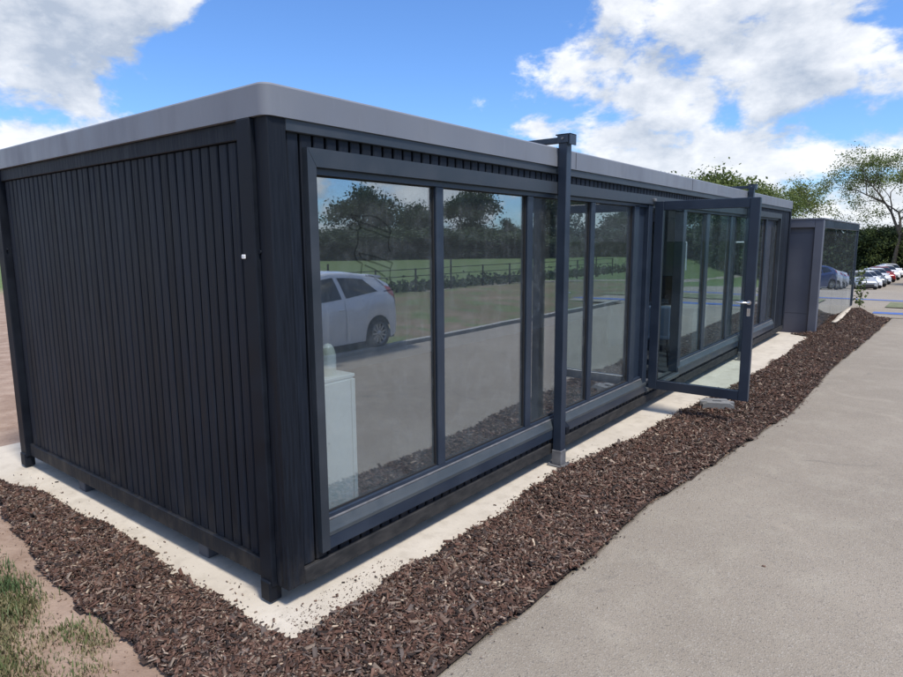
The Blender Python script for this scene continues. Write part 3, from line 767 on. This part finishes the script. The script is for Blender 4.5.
# strays on the slab, path and soil
pts = []
def strays(n, fx):
    for _ in range(n):
        x, y = fx()
        pts.append((x, y))
def s1():
    y = rng.uniform(-.2, 7); return float(interp(y, *STR_IN)) - abs(rng.gauss(0, .045)) + .02, y
def s2():
    x = rng.uniform(-3.6, .2); return x, float(interp(x, *END_IN)) + abs(rng.gauss(0, .03)) - .01
def s3(): a = rng.gauss(2.9, .35); return .24 - abs(rng.gauss(0, .07)), a
def s4(): return rng.uniform(.02, .28), rng.uniform(-.1, .75)
def s4b(): t_ = rng.random(); return .14 + rng.gauss(0, .05), -.1 + .9 * t_ * t_
def s5(): y = rng.uniform(-.2, 9); return path_edge(y) + abs(rng.gauss(0, .035)), y
strays(420, s1); strays(240, s2); strays(90, s3); strays(40, s4); strays(300, s5)
strays(45, lambda: (rng.uniform(-3.6, .1), rng.uniform(-.2, -.03))); strays(14, lambda: (rng.uniform(1.2, 4.5), rng.uniform(-1, 8)))
me = chips('stray_chips', np.array(pts), np.full(len(pts), .006), .006, .028, .3, True)
tag(link('stray_chips', me, 'bark_chips'), 'stray bark chips and crumbs scattered on the pale slab and path edge', 'bark chips', kind='stuff')

pts = []
strays(330, s4); strays(260, s4b); strays(150, lambda: (rng.uniform(-3.6, .25), rng.uniform(-.22, -.02))); strays(260, s2); strays(400, s1); strays(260, lambda: (path_edge(0) + abs(rng.gauss(.0, .25)), rng.uniform(-.8, 7)))
me = chips('bark_crumbs', np.array(pts), np.full(len(pts), .003), .0015, .0085, .3, True)
tag(link('bark_crumbs', me, 'bark_chips'), 'fine bark crumbs and grit sprinkled over the slab and path', 'bark crumbs', kind='stuff')
# white liner edge lying by the mound, sapling on the mound
ln = []; F = []
for i in range(9):
    t_ = i / 8; x = .70 + .17 * t_ + .012 * math.sin(t_ * 9); y = 14.75 + 1.25 * t_; z = mulch_h(x, y) + .012
    wd = .05 * math.sin(math.pi * (.12 + .8 * t_)) + .02
    for k, (dx, dz) in enumerate(((-wd, -.01), (-wd * .9, .022), (wd * .8, .030), (wd, -.01))): ln.append((x + dx, y + .02 * math.sin(k + i), z + dz))
for i in range(8):
    for k in range(4): F.append((4 * i + k, 4 * i + (k + 1) % 4, 4 * i + 4 + (k + 1) % 4, 4 * i + 4 + k))
F.append((0, 3, 2, 1)); F.append((32, 33, 34, 35))
lo = link('pale_slab_piece', np_mesh('pale_slab_piece', ln, F), 'concrete'); tag(lo, 'pale broken strip of concrete half buried in the mulch mound beside the grey building', 'rubble')

# ------------------------------------------------------------------ grass tufts on the soil, near left
def blades(name, cents, n_per, hmin, hmax, spread, cols):
    V = []; F = []; T = []
    for (cx_, cy_) in cents:
        base_c = cols[rng.randrange(len(cols))]
        for _ in range(n_per):
            x = cx_ + rng.gauss(0, spread); y = cy_ + rng.gauss(0, spread); z = gz(x, y)
            h = rng.uniform(hmin, hmax); a = rng.uniform(0, 6.283); lean = rng.uniform(.15, 1.0) * h; wd = rng.uniform(.0015, .004)
            dx, dy = math.cos(a), math.sin(a); k = len(V)
            V += [(x - dy * wd, y + dx * wd, z - .003), (x + dy * wd, y - dx * wd, z - .003), (x + dx * lean * .4 + dy * wd * .7, y + dy * lean * .4 - dx * wd * .7, z + h * .65), (x + dx * lean * .4 - dy * wd * .7, y + dy * lean * .4 + dx * wd * .7, z + h * .65), (x + dx * lean, y + dy * lean, z + h)]
            F += [(k, k + 1, k + 2), (k, k + 2, k + 3), (k + 3, k + 2, k + 4)]
            j = rng.uniform(.7, 1.3); c = [q_ * j for q_ in base_c]; T += [c] * 5
    return np_mesh(name, V, F, np.array(T))
cs = []
for _ in range(560):
    x = rng.uniform(-2.6, -.25); y = rng.uniform(-1.5, -.80)
    lim = -.90 - .12 * fnoise(x, y, 3, 1) - .34 * max(0, (x + 1.25))
    if y < lim or (rng.random() < .10): cs.append((x, y))
straw = [(.20, .165, .085), (.25, .21, .12), (.13, .125, .05), (.09, .12, .04)]
green = [(.055, .095, .030), (.075, .12, .045), (.11, .135, .06)]
tag(link('dry_grass', blades('dry_grass', cs, 75, .008, .040, .050, straw), 'grass_blades'), 'short dry straw-coloured grass on the soil at the near left', 'grass', kind='stuff')
cs = [(rng.gauss(-1.42, .16), rng.gauss(-.90, .05)) for _ in range(22)] + [(rng.gauss(-1.75, .2), rng.gauss(-.86, .06)) for _ in range(8)]
tag(link('green_grass', blades('green_grass', cs, 18, .02, .08, .04, green), 'grass_blades'), 'tuft of longer fresh green grass and weeds beside the mulch at the near left', 'grass', kind='stuff')
pts = [(x_, y_) for x_, y_ in ((rng.uniform(-3.6, .4), rng.uniform(-1.5, -.45)) for _ in range(1500)) if y_ < interp(x_, *END_OUT) + .04]
me = chips('soil_clods', np.array(pts), np.array([gz(*p_) + .004 for p_ in pts]), .004, .026, .5)
a_ = me.attributes['tint']; cc = np.empty(len(me.vertices) * 4, np.float32); a_.data.foreach_get('color', cc); cc = cc.reshape(-1, 4)
lum = cc[:, :3].mean(1, keepdims=True); cc[:, :3] = np.array([.30, .21, .155]) * (.55 + 4.5 * lum); a_.data.foreach_set('color', np.minimum(cc, 1).ravel())
tag(link('soil_clods', me, 'bark_chips'), 'small clods and stones on the bare pinkish soil at the near left', 'soil clods', kind='stuff')
cs = [(.93, .10), (.95, .16), (.90, .13)]
tag(link('green_weed', blades('green_weed', cs, 30, .015, .04, .02, [(.10, .16, .04), (.16, .18, .05)]), 'grass_blades'), 'tiny green weed growing where mulch meets the path at the front', 'weed', kind='stuff')

# ------------------------------------------------------------------ trees
def make_tree(seed, H, spread, trunk_h, n_leaf, leaf, leaf_mat, levels=4, clump=.55, skirt=0.0, sparse=1.0, girth=.016):
    r_ = random.Random(seed); mbt = MB(); tips = []
    def grow(p, dvec, L, rad, lev):
        pts_ = [p]; dd = dvec.normalized()
        for k in range(3):
            dd = (dd + Vector((r_.gauss(0, .13), r_.gauss(0, .13), r_.gauss(.03, .08)))).normalized(); pts_.append(pts_[-1] + dd * L / 3)
        mbt.tube(pts_, [rad, rad * .85, rad * .7, rad * .55], 6 if lev < 2 else 4, False)
        if lev >= levels: tips.extend([(pts_[-1], lev), (pts_[2], lev)]); return
        if lev >= levels - 1: tips.append((pts_[-1], lev))
        nb = r_.choice((3, 4)) if lev < 2 else r_.choice((2, 3))
        for k in range(nb):
            an = 2 * math.pi * (k + r_.random() * .6) / nb; tl = r_.uniform(.35, .85) * spread
            a = dd.cross(Vector((0.3, .1, 1))).normalized(); b_ = dd.cross(a).normalized()
            nd = dd * math.cos(tl) + (a * math.cos(an) + b_ * math.sin(an)) * math.sin(tl)
            src = pts_[-1] if k else pts_[-1]
            if k == nb - 1 and lev > 0: src = pts_[2]
            grow(src, nd + Vector((0, 0, .12)), L * r_.uniform(.62, .80), rad * .55, lev + 1)
    grow(Vector((0, 0, -.3)), Vector((0, 0, 1)), trunk_h, H * girth, 0)
    zmax = max(t_[0].z for t_ in tips); sc = H / zmax
    V = []; n_r = np.random.default_rng(seed)
    T = np.array([t_[0][:] for t_ in tips]); T = T * sc
    T = T[n_r.random(len(T)) < sparse]
    if skirt:           # lower boughs hanging towards the ground
        k_ = int(len(T) * skirt); low = T[n_r.integers(0, len(T), k_)].copy(); low[:, 2] = n_r.uniform(.06, .55, k_) * H; low[:, :2] *= n_r.uniform(.6, 1.05, (k_, 1)); T = np.concatenate([T, low])
    idx = n_r.integers(0, len(T), n_leaf)
    cl = n_r.normal(0, clump, (n_leaf, 3)) * np.array([1, 1, .75]); C_ = T[idx] + cl
    a = n_r.normal(0, 1, (n_leaf, 3)); a /= np.linalg.norm(a, axis=1)[:, None]
    b_ = np.cross(a, n_r.normal(0, 1, (n_leaf, 3))); b_ /= np.linalg.norm(b_, axis=1)[:, None]
    s1_ = (leaf * n_r.uniform(.5, 1.2, n_leaf))[:, None]; s2_ = s1_ * .55
    V = np.stack([C_ - a * s1_, C_ - b_ * s2_, C_ + a * s1_, C_ + b_ * s2_], 1).reshape(-1, 3)
    F = np.arange(n_leaf * 4).reshape(-1, 4)
    tip_t = n_r.random(len(T)); tint = np.clip(tip_t[idx] * .7 + n_r.random(n_leaf) * .4 - .05, 0, 1)
    tr = mbt.mesh('trunk')
    tr.transform(Matrix.Scale(sc, 4)); tr.materials.append(MATS['tree_bark'])
    cr = np_mesh('crown', V, F, np.repeat(np.repeat(tint[:, None], 3, 1), 4, 0)); cr.materials.append(MATS[leaf_mat])
    return tr, cr
def place_tree(name, meshes, loc, label, group, s=1.0, rz=0.0, sz=None):
    t_ = empty(name, loc, rz); t_.scale = (s, s, sz or s); tag(t_, label, 'tree', group)
    link('trunk', meshes[0], None, t_); link('crown', meshes[1], None, t_); return t_
TA = make_tree(1, 11, 1.0, 2.2, 15000, .26, 'leaf_dark', clump=.75, skirt=.7)
TB = make_tree(2, 10, 1.15, 1.8, 15000, .26, 'leaf_dark', clump=.8, skirt=.8)
TC = make_tree(5, 12, .85, 2.4, 14000, .25, 'leaf_dark', clump=.7, skirt=.7)
LOOSE = make_tree(23, 9.0, 1.15, 1.5, 26000, .075, 'leaf_pale', levels=5, clump=.30, sparse=.75, girth=.009, skirt=.25)
THIN = make_tree(12, 7.5, 1.1, 2.0, 6500, .085, 'leaf_pale', levels=5, clump=.30, sparse=.5, girth=.010)
GRN = make_tree(15, 8, 1.15, 1.8, 34000, .13, 'leaf_pale', clump=.55, skirt=.3)
# wood edge across the field (fills the reflections in the panes)
vt = [(61, 40), (62, 49), (59, 57), (54, 62), (49, 68), (44, 70.5), (38, 75), (31, 78), (25, 82), (18, 84), (10, 90), (64, 30), (66, 20), (66, 8)]
words = ['whose rounded crown shows in the first pane', 'whose ragged top shows in the first pane', 'whose tall crown shows beside the first mullion', 'filling the middle of the second pane', 'with a gap beside it in the second pane', 'whose loose top shows right of the second pane',
         'reflected behind the near steel post', 'reflected left of the open door', 'reflected just past the open door', 'reflected in the panes past the door', 'reflected at the cabin’s far end', 'standing beyond the white hatchback', 'standing right of the white hatchback’s bonnet', 'at the near end of the wood edge']
hs = [1.14, .78, 1.10, .84, .96, .52, 1.04, .82, .74, .88, .8, .95, 1.05, .95]
for i, (x, y) in enumerate(vt):
    me3 = (TA, TB, TC)[(i * 2 + i // 3) % 3]
    place_tree('tree', me3, (x, y, -.3), 'dark tree across the field ' + words[i], 'trees across the field', hs[i] * .80, i * 1.3)
# second, hedge-like understorey row closes the gaps
for i in range(13):
    f_ = i / 12; x = 68 - 50 * f_ ** 1.3; y = 24 + 64 * f_ ** .8
    t_ = empty('hedge_bush', (x, y, -.6), i * .9); t_.scale = (1.2, 1.2, .40); link('stems', TB[0], None, t_); link('crown', TB[1], None, t_)
    tag(t_, 'dark bush in the wood edge under the trees across the field', 'bush', 'bushes under the wood edge')
# trees behind the buildings and by the car park
def ray_pt(u, dist):
    c = rot @ Vector((u - 451.5, 98.0, -635.2)); c.z = 0; c.normalize(); return 2.709 + c.x * dist, -2.009 + c.y * dist
x, y = ray_pt(896, 96); place_tree('tree', LOOSE, (x, y, -2.4), 'tall loose-crowned tree at the right edge beyond the parked cars', 'trees behind the buildings', 1.72, 2.2)
x, y = ray_pt(700, 48); place_tree('tree', GRN, (x, y, -1.0), 'yellow-green round tree showing over the cabin roof left of the far post', 'trees behind the buildings', .98, 1.0, .90)
x, y = ray_pt(736, 50); place_tree('tree', GRN, (x, y, -1.0), 'green tree top over the cabin roof beside the far post', 'trees behind the buildings', .85, 2.9, .80)
x, y = ray_pt(768, 52); place_tree('tree', GRN, (x, y, -1.1), 'darker tree top right of the far post over the roof end', 'trees behind the buildings', .58, 4.2)
x, y = ray_pt(812, 56); place_tree('tree', THIN, (x, y, -1.2), 'thin twiggy tree above the roof of the grey building', 'trees behind the buildings', 1.0, .2)
for i, (u, dist, s_) in enumerate([(852, 104, .70), (872, 102, .74), (892, 104, .70), (912, 102, .74), (936, 100, .72), (962, 98, .74)]):
    x, y = ray_pt(u, dist); t_ = empty('hedge_bush', (x, y, -2.6), i * 1.7); t_.scale = (s_, s_, s_ * .72)
    link('stems', TA[0], None, t_); link('crown', TA[1], None, t_)
    tag(t_, 'dense green bush in the hedge behind the parked cars', 'bush', 'hedge behind the car park')
for i, (x, y) in enumerate([(3.5, 72), (7.0, 73.5), (10.5, 71), (14.5, 74)]):
    place_tree('tree', (TB, TA, TC, TB)[i], (x + 1.5, y, -2.2), 'dark tree mirrored in the grey building’s glass, ' + ('nearest its far end', 'second from its far end', 'third from its far end', 'nearest the corner pier')[i], 'trees by the car park', .78, i * 2.1)
# sapling on the mound
sp = empty('sapling', (1.04, 16.25, .24)); tag(sp, 'thin leafy sapling growing on the mulch mound by the grey building', 'sapling')
MB().tube([(0, 0, -.1), (.01, .0, .4), (-.01, .01, .8), (.02, 0, 1.05)], [.011, .009, .007, .003], 6).tube([(.01, 0, .35), (.09, .02, .62)], [.005, .002], 5).tube([(0, 0, .55), (-.09, .03, .83)], [.005, .002], 5).build('stem', 'tree_bark', sp)
n_ = 170; zz = nrng.uniform(.12, 1.1, n_); cc = np.column_stack([nrng.normal(0, .075, n_), nrng.normal(0, .075, n_), zz])
a = nrng.normal(0, 1, (n_, 3)); a /= np.linalg.norm(a, axis=1)[:, None]; b_ = np.cross(a, nrng.normal(0, 1, (n_, 3))); b_ /= np.linalg.norm(b_, axis=1)[:, None]
V = np.stack([cc - a * .045, cc - b_ * .022, cc + a * .045, cc + b_ * .022], 1).reshape(-1, 3)
link('foliage', np_mesh('foliage', V, np.arange(n_ * 4).reshape(-1, 4), np.repeat(np.repeat(nrng.random((n_, 1)), 3, 1), 4, 0)), 'leaf_pale', sp)

# ------------------------------------------------------------------ hatchback
def make_car():
    # long axis y (front at -y), built around the ground centre
    Lh = 1.96; wf_, wr_ = -1.24, 1.25; WR = .292
    ztop = ([-1.96, -1.90, -1.75, -1.35, -.98, -.55, -.20, .25, .75, 1.15, 1.45, 1.70, 1.84, 1.93, 1.96], [.62, .72, .80, .90, .98, 1.26, 1.43, 1.475, 1.46, 1.405, 1.33, 1.22, 1.02, .84, .62])
    zbelt = ([-1.96, -1.5, -1.0, -.6, 0, .8, 1.4, 1.75, 1.96], [.60, .74, .86, .90, .93, .98, 1.03, 1.02, .60])
    zbot = ([-1.96, -1.80, -1.6, 1.65, 1.85, 1.96], [.34, .22, .19, .19, .26, .36])
    wid = ([-1.96, -1.92, -1.80, -1.5, -1.0, 0, 1.0, 1.5, 1.78, 1.90, 1.96], [.55, .66, .765, .825, .845, .85, .85, .835, .78, .69, .58])
    stn = sorted(set([round(v, 4) for v in np.concatenate([np.linspace(-1.96, 1.96, 80), [-1.93, -1.95, 1.93, 1.95], np.linspace(wf_ - .36, wf_ + .36, 25), np.linspace(wr_ - .36, wr_ + .36, 25)])]))
    def ring(y):
        W_ = np.interp(y, *wid); zt = np.interp(y, *ztop); zb_ = np.interp(y, *zbot); be = min(np.interp(y, *zbelt), zt - .045)
        arch = 0
        for yw in (wf_, wr_):
            r2 = .345 ** 2 - (y - yw) ** 2
            if r2 > 0: arch = max(arch, WR + math.sqrt(r2))
        zb2 = max(zb_, arch); zb2 = min(zb2, be - .06)
        cab_ = max(0.0, min(1.0, (zt - be) / .42))
        flare = .012 if arch else 0
        roofw = W_ * (.93 - .21 * cab_); hz = zt - .05 - .03 * cab_
        pr = [(W_ * .965 + flare, zb2), (W_ * .992 + flare, zb2 + (be - zb2) * .25), (W_ + flare * .7, zb2 + (be - zb2) * .52), (W_ * .992, zb2 + (be - zb2) * .72), (W_ * .985, zb2 + (be - zb2) * .76), (W_ * .955, be), (W_ * .94, be + .012)]
        for f_ in (.25, .5, .75, 1.0): pr.append((W_ * .94 + (roofw - W_ * .94) * f_ + .012 * math.sin(f_ * math.pi), be + .012 + (hz - be - .012) * f_))
        pr += [(roofw * .965, zt - .028), (roofw * .88, zt - .012), (roofw * .6, zt), (roofw * .3, zt + .006), (0, zt + .008)]
        return pr
    rows = [ring(y) for y in stn]; nr = len(rows[0])
    body = MB(); V = []; F = []
    for y, pr in zip(stn, rows):
        V += [(px, y, pz) for px, pz in pr] + [(-px, y, pz) for px, pz in pr[:-1]][::-1]
    m2 = 2 * nr - 1
    for i in range(len(stn) - 1):
        for k in range(m2 - 1): F.append((i * m2 + k, i * m2 + k + 1, (i + 1) * m2 + k + 1, (i + 1) * m2 + k))
    F.append(tuple(range(m2))); F.append(tuple(range((len(stn) - 1) * m2, len(stn) * m2)))
    body.raw(V, F, True)
    # underside tray
    un = MB().box((-.70, -1.80, .16), (.70, 1.80, .30)).box((-.62, wf_ - .36, .30), (.62, wf_ + .36, .66)).box((-.62, wr_ - .36, .30), (.62, wr_ + .36, .66))
    def surf(y, t_):            # t_ in ring index units
        pr = ring(y); k = min(int(t_), nr - 2); f_ = t_ - k
        return pr[k][0] + (pr[k + 1][0] - pr[k][0]) * f_, pr[k][1] + (pr[k + 1][1] - pr[k][1]) * f_
    def patch(corners, side, off=.005, nu=10, nv=6):
        # corners: four (y,t) bilinear
        V = []; F = []
        (a, b, c, d_) = corners
        for i in range(nu + 1):
            for j in range(nv + 1):
                u, v = i / nu, j / nv
                yy = (a[0] * (1 - u) + b[0] * u) * (1 - v) + (d_[0] * (1 - u) + c[0] * u) * v
                tt = (a[1] * (1 - u) + b[1] * u) * (1 - v) + (d_[1] * (1 - u) + c[1] * u) * v
                px, pz = surf(yy, tt); px2, pz2 = surf(yy, min(tt + .15, nr - 1.001)); px1, pz1 = surf(yy, max(tt - .15, 0))
                nx, nz = (pz2 - pz1), -(px2 - px1); l_ = math.hypot(nx, nz) or 1
                V.append(((px + nx / l_ * off) * side, yy, pz + nz / l_ * off))
        for i in range(nu):
            for j in range(nv): F.append((i * (nv + 1) + j, (i + 1) * (nv + 1) + j, (i + 1) * (nv + 1) + j + 1, i * (nv + 1) + j + 1))
        return V, F
    out = {}
    out['body'] = (body, 'paint'); out['underbody'] = (un, 'trim_black')
    P_ = []
    def addp(nm, m, *pl):
        q_ = MB()
        for cn, side in pl: q_.raw(*patch(cn, side), True)
        P_.append((nm, q_, m))
    for s_ in (1, -1):
        addp('side_window', 'car_glass', ([(-.56, 6.3), (.36, 6.3), (.30, 9.75), (-.26, 9.75)], s_))
        addp('side_window', 'car_glass', ([(.46, 6.3), (1.28, 6.7), (1.02, 9.6), (.40, 9.75)], s_))
        addp('tail_lamp', 'lamp_red', ([(1.58, 5.0), (1.90, 4.2), (1.82, 9.6), (1.52, 8.8)], s_))
        addp('headlamp', 'lamp_clear', ([(-1.90, 3.4), (-1.45, 5.2), (-1.52, 6.0), (-1.88, 4.9)], s_))
        addp('door_seam', 'trim_black', ([(.40, .4), (.406, .4), (.406, 6.0), (.40, 6.0)], s_), ([(-.62, .4), (-.614, .4), (-.694, 6.0), (-.70, 6.0)], s_))
        q_ = MB().box((s_ * .855, .22, .800), (s_ * .885, .36, .828), .008); P_.append(('door_handle', q_, 'paint'))
        q_ = cushion(.10, .13, .17, .04)
        q_.v = [(v[0] + s_ * .93, v[1] - .50, v[2] + .96) for v in q_.v]; P_.append(('wing_mirror', q_, 'paint'))
    addp('windscreen', 'car_glass', ([(-.90, 11.4), (-.27, 11.4), (-.27, 15), (-.90, 15)], 1), ([(-.90, 11.4), (-.27, 11.4), (-.27, 15), (-.90, 15)], -1))
    addp('rear_window', 'car_glass', ([(1.50, 11.8), (1.80, 11.8), (1.80, 15), (1.50, 15)], 1), ([(1.50, 11.8), (1.80, 11.8), (1.80, 15), (1.50, 15)], -1))
    P_.append(('spoiler', MB().prism([(1.30, 1.395), (1.62, 1.355), (1.66, 1.33), (1.60, 1.305), (1.30, 1.345)], 'x', -.52, .52), 'paint'))
    P_.append(('grille', MB().box((-.45, -1.968, .36), (.45, -1.950, .50), .004), 'trim_black'))
    P_.append(('number_plate', MB().box((-.26, 1.955, .66), (.26, 1.972, .77), .003), 'plate_white'))
    wheels = []
    tyre = MB().lathe([(.185, -.095), (.26, -.10), (.284, -.085), (.290, -.05), (.290, .05), (.284, .085), (.26, .10), (.185, .095)], 32, (0, 0, 0), 'x', True, False).mesh('tyre'); tyre.materials.append(MATS['rubber'])
    rm = MB().lathe([(.188, .070), (.200, .098), (.206, .098), (.206, .07)], 32, (0, 0, 0), 'x', True, False).lathe([(.05, .05), (.05, .088), (.02, .092)], 16, (0, 0, 0), 'x').lathe([(.18, .0), (.18, .012)], 24, (0, 0, 0), 'x')
    for k in range(11):
        an = 2 * math.pi * k / 11; c, s_ = math.cos(an), math.sin(an); pts_ = []
        for rr, hw in ((.04, .012), (.196, .015)):
            for sg in (-1, 1): pts_.append((rr * c - sg * hw * s_, rr * s_ + sg * hw * c))
        rm.raw([(x_, p[0], p[1]) for x_ in (.06, .086) for p in pts_], [(0, 1, 3, 2), (4, 6, 7, 5), (0, 4, 5, 1), (2, 3, 7, 6), (0, 2, 6, 4), (1, 5, 7, 3)])
    rim = rm.mesh('rim'); rim.materials.append(MATS['alloy'])
    disc = MB().lathe([(.186, -.02), (.186, .004)], 24, (0, 0, 0), 'x').mesh('brake_disc'); disc.materials.append(MATS['trim_black'])
    return out, P_, (tyre, rim, disc), (wf_, wr_, WR)
car_out, car_P, car_w, car_dim = make_car()
_cm = {}
def car_mesh(nm, mb): 
    if id(mb) not in _cm: _cm[id(mb)] = mb.mesh(nm)
    return _cm[id(mb)]
def add_car(loc, rz, paint, label, full=True, group=None, sc=(1, 1, 1)):
    t_ = empty('parked_car', loc, rz); tag(t_, label, 'car', group); t_.scale = sc
    def put(nm, mb, m):
        me_ = car_mesh(nm, mb)
        if not me_.materials: me_.materials.append(MATS[m if m != 'paint' else 'paint_white'])
        o = bpy.data.objects.new(nm, me_); COL.objects.link(o); o.parent = t_
        if m == 'paint' and paint != 'paint_white': o.material_slots[0].link = 'OBJECT'; o.material_slots[0].material = MATS[paint]
        return o
    for nm, (mb, m) in car_out.items(): put(nm, mb, m)
    for nm, mb, m in car_P:
        if full or nm in ('side_window', 'windscreen', 'rear_window', 'tail_lamp', 'headlamp', 'grille', 'wing_mirror'): put(nm, mb, m)
    for s_ in (1, -1):
        for yw in car_dim[:2]:
            wh = bpy.data.objects.new('wheel', car_w[0]); COL.objects.link(wh); wh.parent = t_; wh.location = (s_ * .745, yw, car_dim[2]); wh.rotation_euler = (0, 0, 0 if s_ > 0 else math.pi)
            for nm, me_ in (('rim', car_w[1]), ('brake_disc', car_w[2])):
                if full or nm == 'rim': o = bpy.data.objects.new(nm, me_); COL.objects.link(o); o.parent = wh
    return t_
add_car((6.40, 5.22, .0), R(-1), 'paint_white', 'white hatchback parked across the path, mirrored in the first glass pane')
G2 = 'cars in the car park'
rowc = [(864, 64, 'paint_silver', 'silver car nearest in the row beyond the grey building'), (869, 67, 'paint_white', 'white car second in the row beyond the grey building'), (874, 70, 'paint_grey', 'dark grey car third in the row beyond the grey building'), (879, 74, 'paint_white', 'white car in the middle of the row beyond the grey building'), (884, 78, 'paint_red', 'red car third from the right in the far row'), (889, 82, 'paint_white', 'white car second from the right in the far row'), (893, 87, 'paint_white', 'white car at the far right end of the far row')]
for u, dist, pt, lb in rowc:
    x, y = ray_pt(u, dist); add_car((x, y, float(ground_z(x, y)) + .01), R(22), pt, lb, False, G2)
for x, y, pt, lb in [(4.0, 42, 'paint_blue', 'dark blue car mirrored nearest in the grey building’s glass'), (4.3, 48, 'paint_white', 'white car mirrored just behind the blue one in the grey building’s glass'), (4.6, 54, 'paint_silver', 'silver car mirrored third in the grey building’s glass'), (4.9, 60, 'paint_white', 'white car mirrored farthest back in the grey building’s glass')]:
    add_car((x + .6, y, float(ground_z(x, y)) + .01), R(30), pt, lb, False, G2)

# ------------------------------------------------------------------ low fence and goals on the field (seen in the panes)
fn = empty('railing_fence', (14.2, 10, 0)); tag(fn, 'low dark railing fence along the grass across the path', 'fence')
for i in range(14):
    MB().box((-.025 - .06 * i, -4 + 2.2 * i, -.1), (.025 - .06 * i, -3.95 + 2.2 * i, .95 if i % 3 else 1.25)).build('post', 'steel_black', fn)
for z in (.35, .65, .92):
    MB().tube([(0, -4, z), (-.06 * 13, -4 + 2.2 * 13, z)], .016, 6).build('rail', 'steel_black', fn)
hb = MB()
V = []; F = []; n_ = 5200
for _ in range(1): pass
cy_ = nrng.uniform(6, 40, n_); cx_ = 14.7 - .027 * (cy_ - 10) + nrng.normal(0, .28, n_); cz_ = np.abs(nrng.normal(.12, .16, n_))
cc = np.column_stack([cx_, cy_, cz_]); a = nrng.normal(0, 1, (n_, 3)); a /= np.linalg.norm(a, axis=1)[:, None]; b_ = np.cross(a, nrng.normal(0, 1, (n_, 3))); b_ /= np.linalg.norm(b_, axis=1)[:, None]
V = np.stack([cc - a * .10, cc - b_ * .06, cc + a * .10, cc + b_ * .06], 1).reshape(-1, 3)
tag(link('low_undergrowth', np_mesh('low_undergrowth', V, np.arange(n_ * 4).reshape(-1, 4), np.repeat(np.repeat(nrng.random((n_, 1)), 3, 1), 4, 0)), 'leaf_dark'), 'low dark undergrowth along the railing fence across the path', 'undergrowth', kind='stuff')
for i, (x, y, rz) in enumerate([(16.5, 54.5, .3), (11.5, 56, .3)]):
    gq = empty('goal_frame', (x, y, -.2 - .0), rz); tag(gq, ('white goal frame on the field, mirrored just right of the door pane', 'white goal frame on the field, mirrored in the cabin’s last panes')[i], 'goal', 'goal frames on the field')
    for sx_ in (-1, 1): MB().tube([(1.2 * sx_, 0, -.4), (1.2 * sx_, 0, 2.0)], .06, 8).build('upright', 'goal_white', gq)
    MB().tube([(-1.2, 0, 2.0), (1.2, 0, 2.0)], .06, 8).build('crossbar', 'goal_white', gq)
